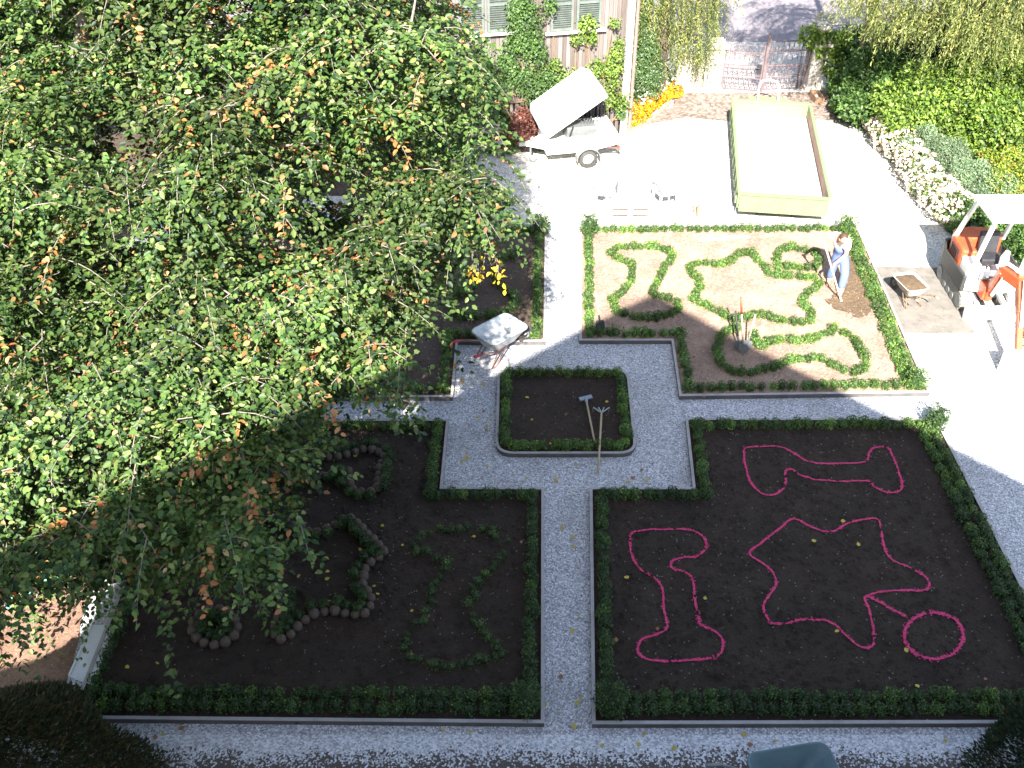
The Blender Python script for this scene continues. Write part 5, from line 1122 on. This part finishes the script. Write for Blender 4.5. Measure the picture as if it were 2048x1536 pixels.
# ---------------------------------------------------------------- gardener
def skinned(name, pts, edges, radii, m, parent, sub=2, root=0):
    me = bpy.data.meshes.new(name); me.from_pydata([tuple(p) for p in pts], edges, []); me.materials.append(m)
    o = bpy.data.objects.new(name, me); COL.objects.link(o)
    o.modifiers.new('skin', 'SKIN'); 
    if not me.skin_vertices: me.skin_vertices.new()
    sv = me.skin_vertices[0].data
    for i, r_ in enumerate(radii):
        sv[i].radius = r_ if isinstance(r_, tuple) else (r_, r_); sv[i].use_root = (i == root)
    o.modifiers['skin'].use_smooth_shade = True
    s = o.modifiers.new('sub', 'SUBSURF'); s.levels = sub; s.render_levels = sub
    if parent: o.parent = parent
    return o
def gardener():
    def J(x, y, Y): return V(1600+x/8.53, 440+y/8.53, Y)
    base = G(1672, 590, SZ); r_ = empty('person', base, 0, 'person in light blue dungarees and white shirt bending over a fork', 'person')
    b = Vector(base)
    pel = J(690, 600, 20.3); wa = J(690, 520, 20.3); ch = J(690, 380, 20.2); up = J(690, 285, 20.08); nk = J(715, 290, 19.92); hc = J(745, 320, 19.8); hd = J(760, 375, 19.72)
    s1 = J(585, 270, 20.12); e1 = J(480, 290, 20.1); w1 = J(430, 345, 19.85); h1 = J(412, 375, 19.78)
    s2 = J(815, 375, 19.98); e2 = J(790, 590, 19.9); w2_ = J(620, 725, 19.72); h2_ = J(575, 755, 19.68)
    q1 = J(620, 680, 20.32); q2 = J(755, 690, 20.25)
    f1 = G(1657, 566, SZ); f2 = G(1680, 590, SZ)
    k1 = Vector(((q1.x+f1.x)/2-.02, 20.3, .52)); k2 = Vector(((q2.x+f2.x)/2+.03, 20.0, .52)); a1 = f1+Vector((0, .03, .1)); a2 = f2+Vector((0, .03, .1))
    t1 = f1+Vector((-.07, -.18, .04)); t2 = f2+Vector((-.1, -.17, .04))
    pts = [pel, wa, ch, up, nk, hc, hd, s1, e1, w1, h1, s2, e2, w2_, h2_, q1, k1, a1, t1, q2, k2, a2, t2]
    ed = [(0, 1), (1, 2), (2, 3), (3, 4), (4, 5), (5, 6), (3, 7), (7, 8), (8, 9), (9, 10), (3, 11), (11, 12), (12, 13), (13, 14), (0, 15), (15, 16), (16, 17), (17, 18), (0, 19), (19, 20), (20, 21), (21, 22)]
    rd = [.13, .12, .14, .12, .055, .095, .06, .07, .048, .032, .035, .07, .048, .032, .035, .09, .06, .042, .04, .09, .06, .042, .04]
    # fingers wrap the handle, thumb from the side of the palm
    hdir = (G(1681, 597, .15)-J(400, 345, 19.78)).normalized(); side = Vector((1, 0, 0))
    for hi, sg in ((10, 1), (14, -1)):
        hp = pts[hi]
        for k_ in range(5):
            o1 = hp+hdir*(.028*(k_-1.5))+Vector((.02*sg, -.045, 0)) if k_ < 4 else hp-hdir*.03+Vector((-.03*sg, -.03, .02)); L_ = (.03, .036, .034, .026, .03)[k_]
            o2 = o1+Vector((-.7*sg*L_, -.5*L_, 0)); n = len(pts); pts += [o1, o2]; ed += [(hi, n), (n, n+1)]; rd += [.011, .008]
    pts = [p_-b for p_ in pts]
    skinned('body', pts, ed, rd, M_skin, r_)
    rel = lambda *a: [p_-b for p_ in a]
    # shirt: torso and half sleeves
    sh = rel(wa, ch, up, s1, s1.lerp(e1, .95), s2, s2.lerp(e2, .7), nk.lerp(up, .5))
    skinned('shirt', sh, [(0, 1), (1, 2), (2, 3), (3, 4), (2, 5), (5, 6), (2, 7)], [.14, .165, .15, .1, .075, .105, .085, .085], M_shirt, r_)
    # sleeve of viewer-left arm reaches the wrist in the photo
    du = rel(pel, q1, k1, a1.lerp(k1, .1), q2, k2, a2.lerp(k2, .1), wa, ch+Vector((0, -.1, -.02)))
    skinned('dungarees', du, [(0, 1), (1, 2), (2, 3), (0, 4), (4, 5), (5, 6), (0, 7), (7, 8)], [.165, .125, .095, .085, .125, .1, .088, .165, .15], M_denim, r_)
    mb = MB(); 
    for s_, e_ in ((s1, -.05), (s2, .05)):
        a = ch+Vector((e_, -.19, .06)); c = s_.lerp(up, .45)+Vector((0, -.09, .09)); mb.tube(rel(a, a.lerp(c, .5)+Vector((0, -.02, .02)), c), .02, 6)
    mb.build('strap', M_denim, r_)
    # head with hair and face
    mb = MB(); hr = hc-b; fwd = (hd-hc).normalized()
    mb.ell(tuple(hr), (.086, .1, .112), 18, 12); hdm = mb.build('head', M_skin, r_, True)
    mb = MB(); mb.ell(tuple(hr+Vector((0, .018, .026))), (.096, .106, .108), 18, 12, .02); mb.build('hair', M_hair, r_, True)
    mb = MB(); fc = hr+Vector((.0, -.088, -.045)); mb.ell(tuple(fc+Vector((0, -.014, -.012))), (.014, .022, .02), 8, 6); mb.ell(tuple(fc+Vector((0, -.002, -.045))), (.024, .008, .006), 8, 5)
    for sx in (-1, 1): mb.ell(tuple(hr+Vector((sx*.088, .0, -.02))), (.014, .024, .032), 8, 6)
    mb.build('face', M_skin, hdm, True)
    mb = MB()
    for sx in (-1, 1): mb.ell(tuple(hr+Vector((sx*.033, -.09, -.03))), (.012, .008, .007), 8, 5)
    mb.build('eyes', M_dgrey, hdm, True)
    for f_, t_ in ((f1, t1), (f2, t2)):
        mb = MB(); d = t_-f_; d.z = 0; d.normalize(); c = f_+d*.05; m_ = Matrix.Rotation(math.atan2(d.y, d.x)-math.pi/2, 3, 'Z')
        mb.ell((0, 0, .045), (.05, .145, .05), 12, 8); mb.tube([(0, -.07, .04), (0, -.08, .17)], [.055, .06], 10)
        mb.v = [tuple(m_ @ Vector(v)+(c-b)) for v in mb.v]; mb.build('boot', M_shoe, r_, True)
    # fork
    top = J(398, 335, 19.75); bot = G(1681, 597, .16); fk = empty('garden_fork', bot, 0, 'long pale handled fork held by the bending gardener', 'fork')
    mb = MB(); mb.tube([top-bot, (0, 0, 0)], .021, 10); mb.build('handle', M_paleboard, fk)
    mb = MB(); d = (bot-top).normalized(); sd = d.cross(Vector((0, 0, 1))).normalized(); fw = Vector((.0, -1, 0))
    mb.tube([Vector((0, 0, 0)), d*.1], .026, 10)
    for i in range(4):
        x = (i-1.5)*.065; c = d*.1; mb.tube([c, c+sd*x+d*.04, c+sd*x*1.15+d*.13+fw*.06, c+sd*x*1.2+d*.13+fw*.26+Vector((0, 0, -.12))], [.014, .012, .01, .004], 6)
    mb.build('tines', M_barrow, fk)
gardener()

# ---------------------------------------------------------------- hand tools, plank, boards, hose
def spade(top, bot, label, mt=M_wood, blade=M_dgrey, tipm=None, bl=.22, name='spade', group=None):
    bot = Vector(bot); top = Vector(top); r_ = empty(name, bot, 0, label, 'spade', group); d = bot-top; L = d.length; d.normalize(); sd = d.cross(Vector((0, 1, 0))).normalized()
    mb = MB(); mb.tube([top-bot, -d*bl], .019, 8); mb.build('handle', mt, r_, True)
    if tipm:
        mb = MB(); mb.tube([top-bot-d*.005, top-bot+d*L*.28], .0215, 8); mb.build('painted_tip', tipm, r_, True)
    mb = MB(); mb.tube([-d*(bl+.12), -d*bl*.7], [.022, .018], 8); n = d.cross(sd); w_ = .1
    prof = [(-w_*.75, 0), (w_*.75, 0), (w_, .06), (w_*.95, bl*.7), (0, bl+.04), (-w_*.95, bl*.7), (-w_, .06)]
    mb.add([-d*bl+sd*x+d*y+n*.006 for x, y in prof]+[-d*bl+sd*x+d*y-n*.006 for x, y in prof], [tuple(range(7)), tuple(range(13, 6, -1))]+[(i, (i+1) % 7, 7+(i+1) % 7, 7+i) for i in range(7)]); mb.build('blade', blade, r_)
g0 = G(1487, 706, SZ+.04)
spade(V(1482, 596, g0.y-.1), g0, 'upright spade with red tipped white handle in the back right bed', M_paleboard, M_grey, M_redtip, .24, group='upright spades stuck in the soil')
g0 = G(1479, 700, SZ+.05); spade(V(1471, 622, g0.y+.15), g0, 'dark handled spade left of the red tipped one', M_dgrey, M_grey, bl=.22, group='upright spades stuck in the soil')
g0 = G(1492, 700, SZ+.05); spade(V(1511, 628, g0.y+.15), g0, 'pale wooden spade leaning right of the red tipped one', M_wood, M_grey, bl=.22, group='upright spades stuck in the soil')
g0 = G(1202, 662, SZ+.02); spade(V(1192, 585, g0.y+.35), g0, 'long wooden handled shovel leaning in the corner of the back right bed', M_wood, M_dgrey, bl=.24, name='shovel')
a, b_ = G(1172, 798, .15), G(1190, 888, .12); rk = empty('levelling_rake', a, 0, 'wide blue grey headed rake lying on the central bed', 'rake'); mb = MB(); mb.tube([(0, 0, 0), b_-a], .02, 8); mb.build('handle', M_wood, rk, True)
p1, p2 = G(1159, 799, .12)-a, G(1184, 793, .14)-a; mb = MB(); mb.bar(p1, p2, .1, .03); mb.tube([(0, 0, 0), (b_-a)*.09], .028, 8)
for i in range(12): q = p1.lerp(p2, (i+.5)/12); mb.tube([q, q+Vector((0, .03, -.06))], [.008, .004], 5)
mb.build('rake_head', simple('blue_grey_steel', (.26, .31, .36), .5, .3), rk)
a, b_ = G(1203, 826, .16), G(1196, 946, .06); cv = empty('cultivator', a, 0, 'long wooden cultivator with curved prongs lying across the central bed edge', 'cultivator'); mb = MB(); mb.tube([(0, 0, .02), G(1199, 905, .36)-a if False else (b_-a)*.62+Vector((0, 0, .1)), b_-a], .021, 8); mb.build('handle', M_wood, cv, True)
mb = MB()
for i in range(4):
    x = (i-1.5)*.085; mb.tube([(0, -.02, .02), (x*.7, .05, .04), (x*1.2, .1, .06), (x*1.25, .14, .0), (x*1.2, .12, -.07)], [.012, .011, .01, .009, .004], 6)
mb.build('prongs', M_barrow, cv, True)
a, b_ = G(1395, 480, SZ+.04), G(1500, 475, SZ+.04); pk = empty('plank', a, 0, 'pale narrow plank lying at the back of the sunlit bed', 'plank'); mb = MB(); mb.bar((0, 0, 0), (b_-a)*.6, .1, .04); mb.build('board', M_paleboard, pk, bevel=.004); mb = MB(); mb.bar((b_-a)*.45+Vector((0, .02, .04)), b_-a+Vector((0, .02, 0)), .08, .03); mb.build('batten', M_paleboard, pk, bevel=.004)
def board(P, z, label):
    q = [G(x, y, z) for x, y in P]; c = sum(q, Vector())/4; r_ = empty('white_board', (c.x, c.y, 0), 0, label, 'board', 'white boards on the left path'); mb = MB()
    mb.prism([(v.x-c.x, v.y-c.y) for v in q], z-.03, z); mb.build('panel', M_marked, r_, bevel=.004)
    mb = MB()
    for i in (1, 3): 
        a, b_ = q[i]-c, q[(i+1) % 4]-c; a.z = b_.z = 0; mb.bar((a.x, a.y, z+.008), (b_.x, b_.y, z+.008), .03, .014)
    mb.build('edge_strip', M_board, r_)
m, nt_, p = newmat('marked_board'); tc = N(nt_, 'ShaderNodeTexCoord'); n = N(nt_, 'ShaderNodeTexNoise', Scale=3.2, Detail=10, Roughness=.75, Distortion=1.2); nt_.links.new(tc.outputs['Object'], n.inputs['Vector'])
c = ramp(nt_, n.outputs[0], [(.31, (.04, .045, .05)), (.34, (.6, .63, .66)), (.66, (.75, .78, .8)), (.72, (.45, .42, .38))]); nt_.links.new(c, p.inputs['Base Color']); p.inputs['Roughness'].default_value = .5; M_marked = m
board([(138, 1352), (185, 1370), (231, 1248), (184, 1250)], .1, 'long bluish white board with cracks lying in shade beside the front left bed')
board([(178, 1161), (240, 1166), (246, 1124), (190, 1118)], .1, 'bright sunlit white board on the left path below the tree')
hs = empty('garden_hose', G(30, 1165), 0, 'loose turquoise hose coils on the leaf litter at the left edge', 'hose'); o0 = G(30, 1165); mb = MB()
for c_, rx, ry in (((60, 1140), 70, 22), ((20, 1170), 60, 25), ((-20, 1200), 60, 20)):
    mb.tube([G(c_[0]+rx*math.cos(t)*random.uniform(.9, 1.1), c_[1]+ry*math.sin(t)*random.uniform(.9, 1.1), .04+random.uniform(0, .04))-o0 for t in [i*.35 for i in range(17)]], .022, 6)
mb.build('coils', M_hose, hs, True); mb = MB(); e_ = G(128, 1146, .05)-o0; mb.tube([e_, e_+Vector((.12, .03, 0))], .03, 8); mb.build('nozzle', M_grey, hs)
# fallen leaves and small stones
lm = MB(); lm.add([(0, 0, 0), (.035, .015, .012), (.045, .05, .008), (0, .1, .02), (-.045, .05, .012), (-.035, .015, .006)], [(0, 1, 2, 3), (0, 3, 4, 5)])
l0 = lm.build('fallen_leaf', M_litterleaf); l1 = lm.build('fallen_leaf', M_brownleaf); used = [False]
def fallen(P, n, where, z, zone=None):
    xs = [p_[0] for p_ in P]; ys = [p_[1] for p_ in P]; k_ = 0
    while k_ < n:
        if zone: x, y = G(*random.choice(zone))[:2]; x += random.gauss(0, .5); y += random.gauss(0, .5)
        else: x, y = random.uniform(min(xs), max(xs)), random.uniform(min(ys), max(ys))
        if not inpoly(x, y, P): continue
        src = l1 if random.random() < .3 else l0
        o = src.copy(); COL.objects.link(o); s = random.uniform(.55, 1.0); o.location = (x, y, z+.02); o.scale = (s, s, s); o.rotation_euler = (random.gauss(0, .25), random.gauss(0, .25), random.uniform(0, 6.28)); k_ += 1
        cc_ = 'yellow' if src is l0 else 'brown'
        tag(o, f'{cc_} fallen leaf lying on {where}', 'leaf', 'fallen leaves on '+where)
fallen(BL, 34, 'the dark soil of the front left bed', SZ+.01); fallen(BL, 16, 'the dark soil of the front left bed', SZ+.01, [(700, 1150), (650, 1120), (620, 1200)])
fallen(BR, 14, 'the dark soil of the front right bed', SZ+.01)
fallen(CB, 5, 'the soil of the central bed', SZ)
fallen(GP([(900, 750), (985, 750), (985, 980), (890, 980)]), 16, 'the gravel left of the central bed', .004); fallen(GP([(985, 925), (1360, 925), (1380, 980), (985, 980)]), 10, 'the gravel in front of the central bed', .004)
fallen(GP([(1095, 990), (1170, 990), (1180, 1440), (1090, 1440)]), 12, 'the straight middle path', .004); fallen(GP([(300, 1455), (1900, 1458), (1900, 1500), (300, 1490)]), 14, 'the gravel strip at the bottom', .004)
for o in (l0, l1): bpy.data.objects.remove(o)
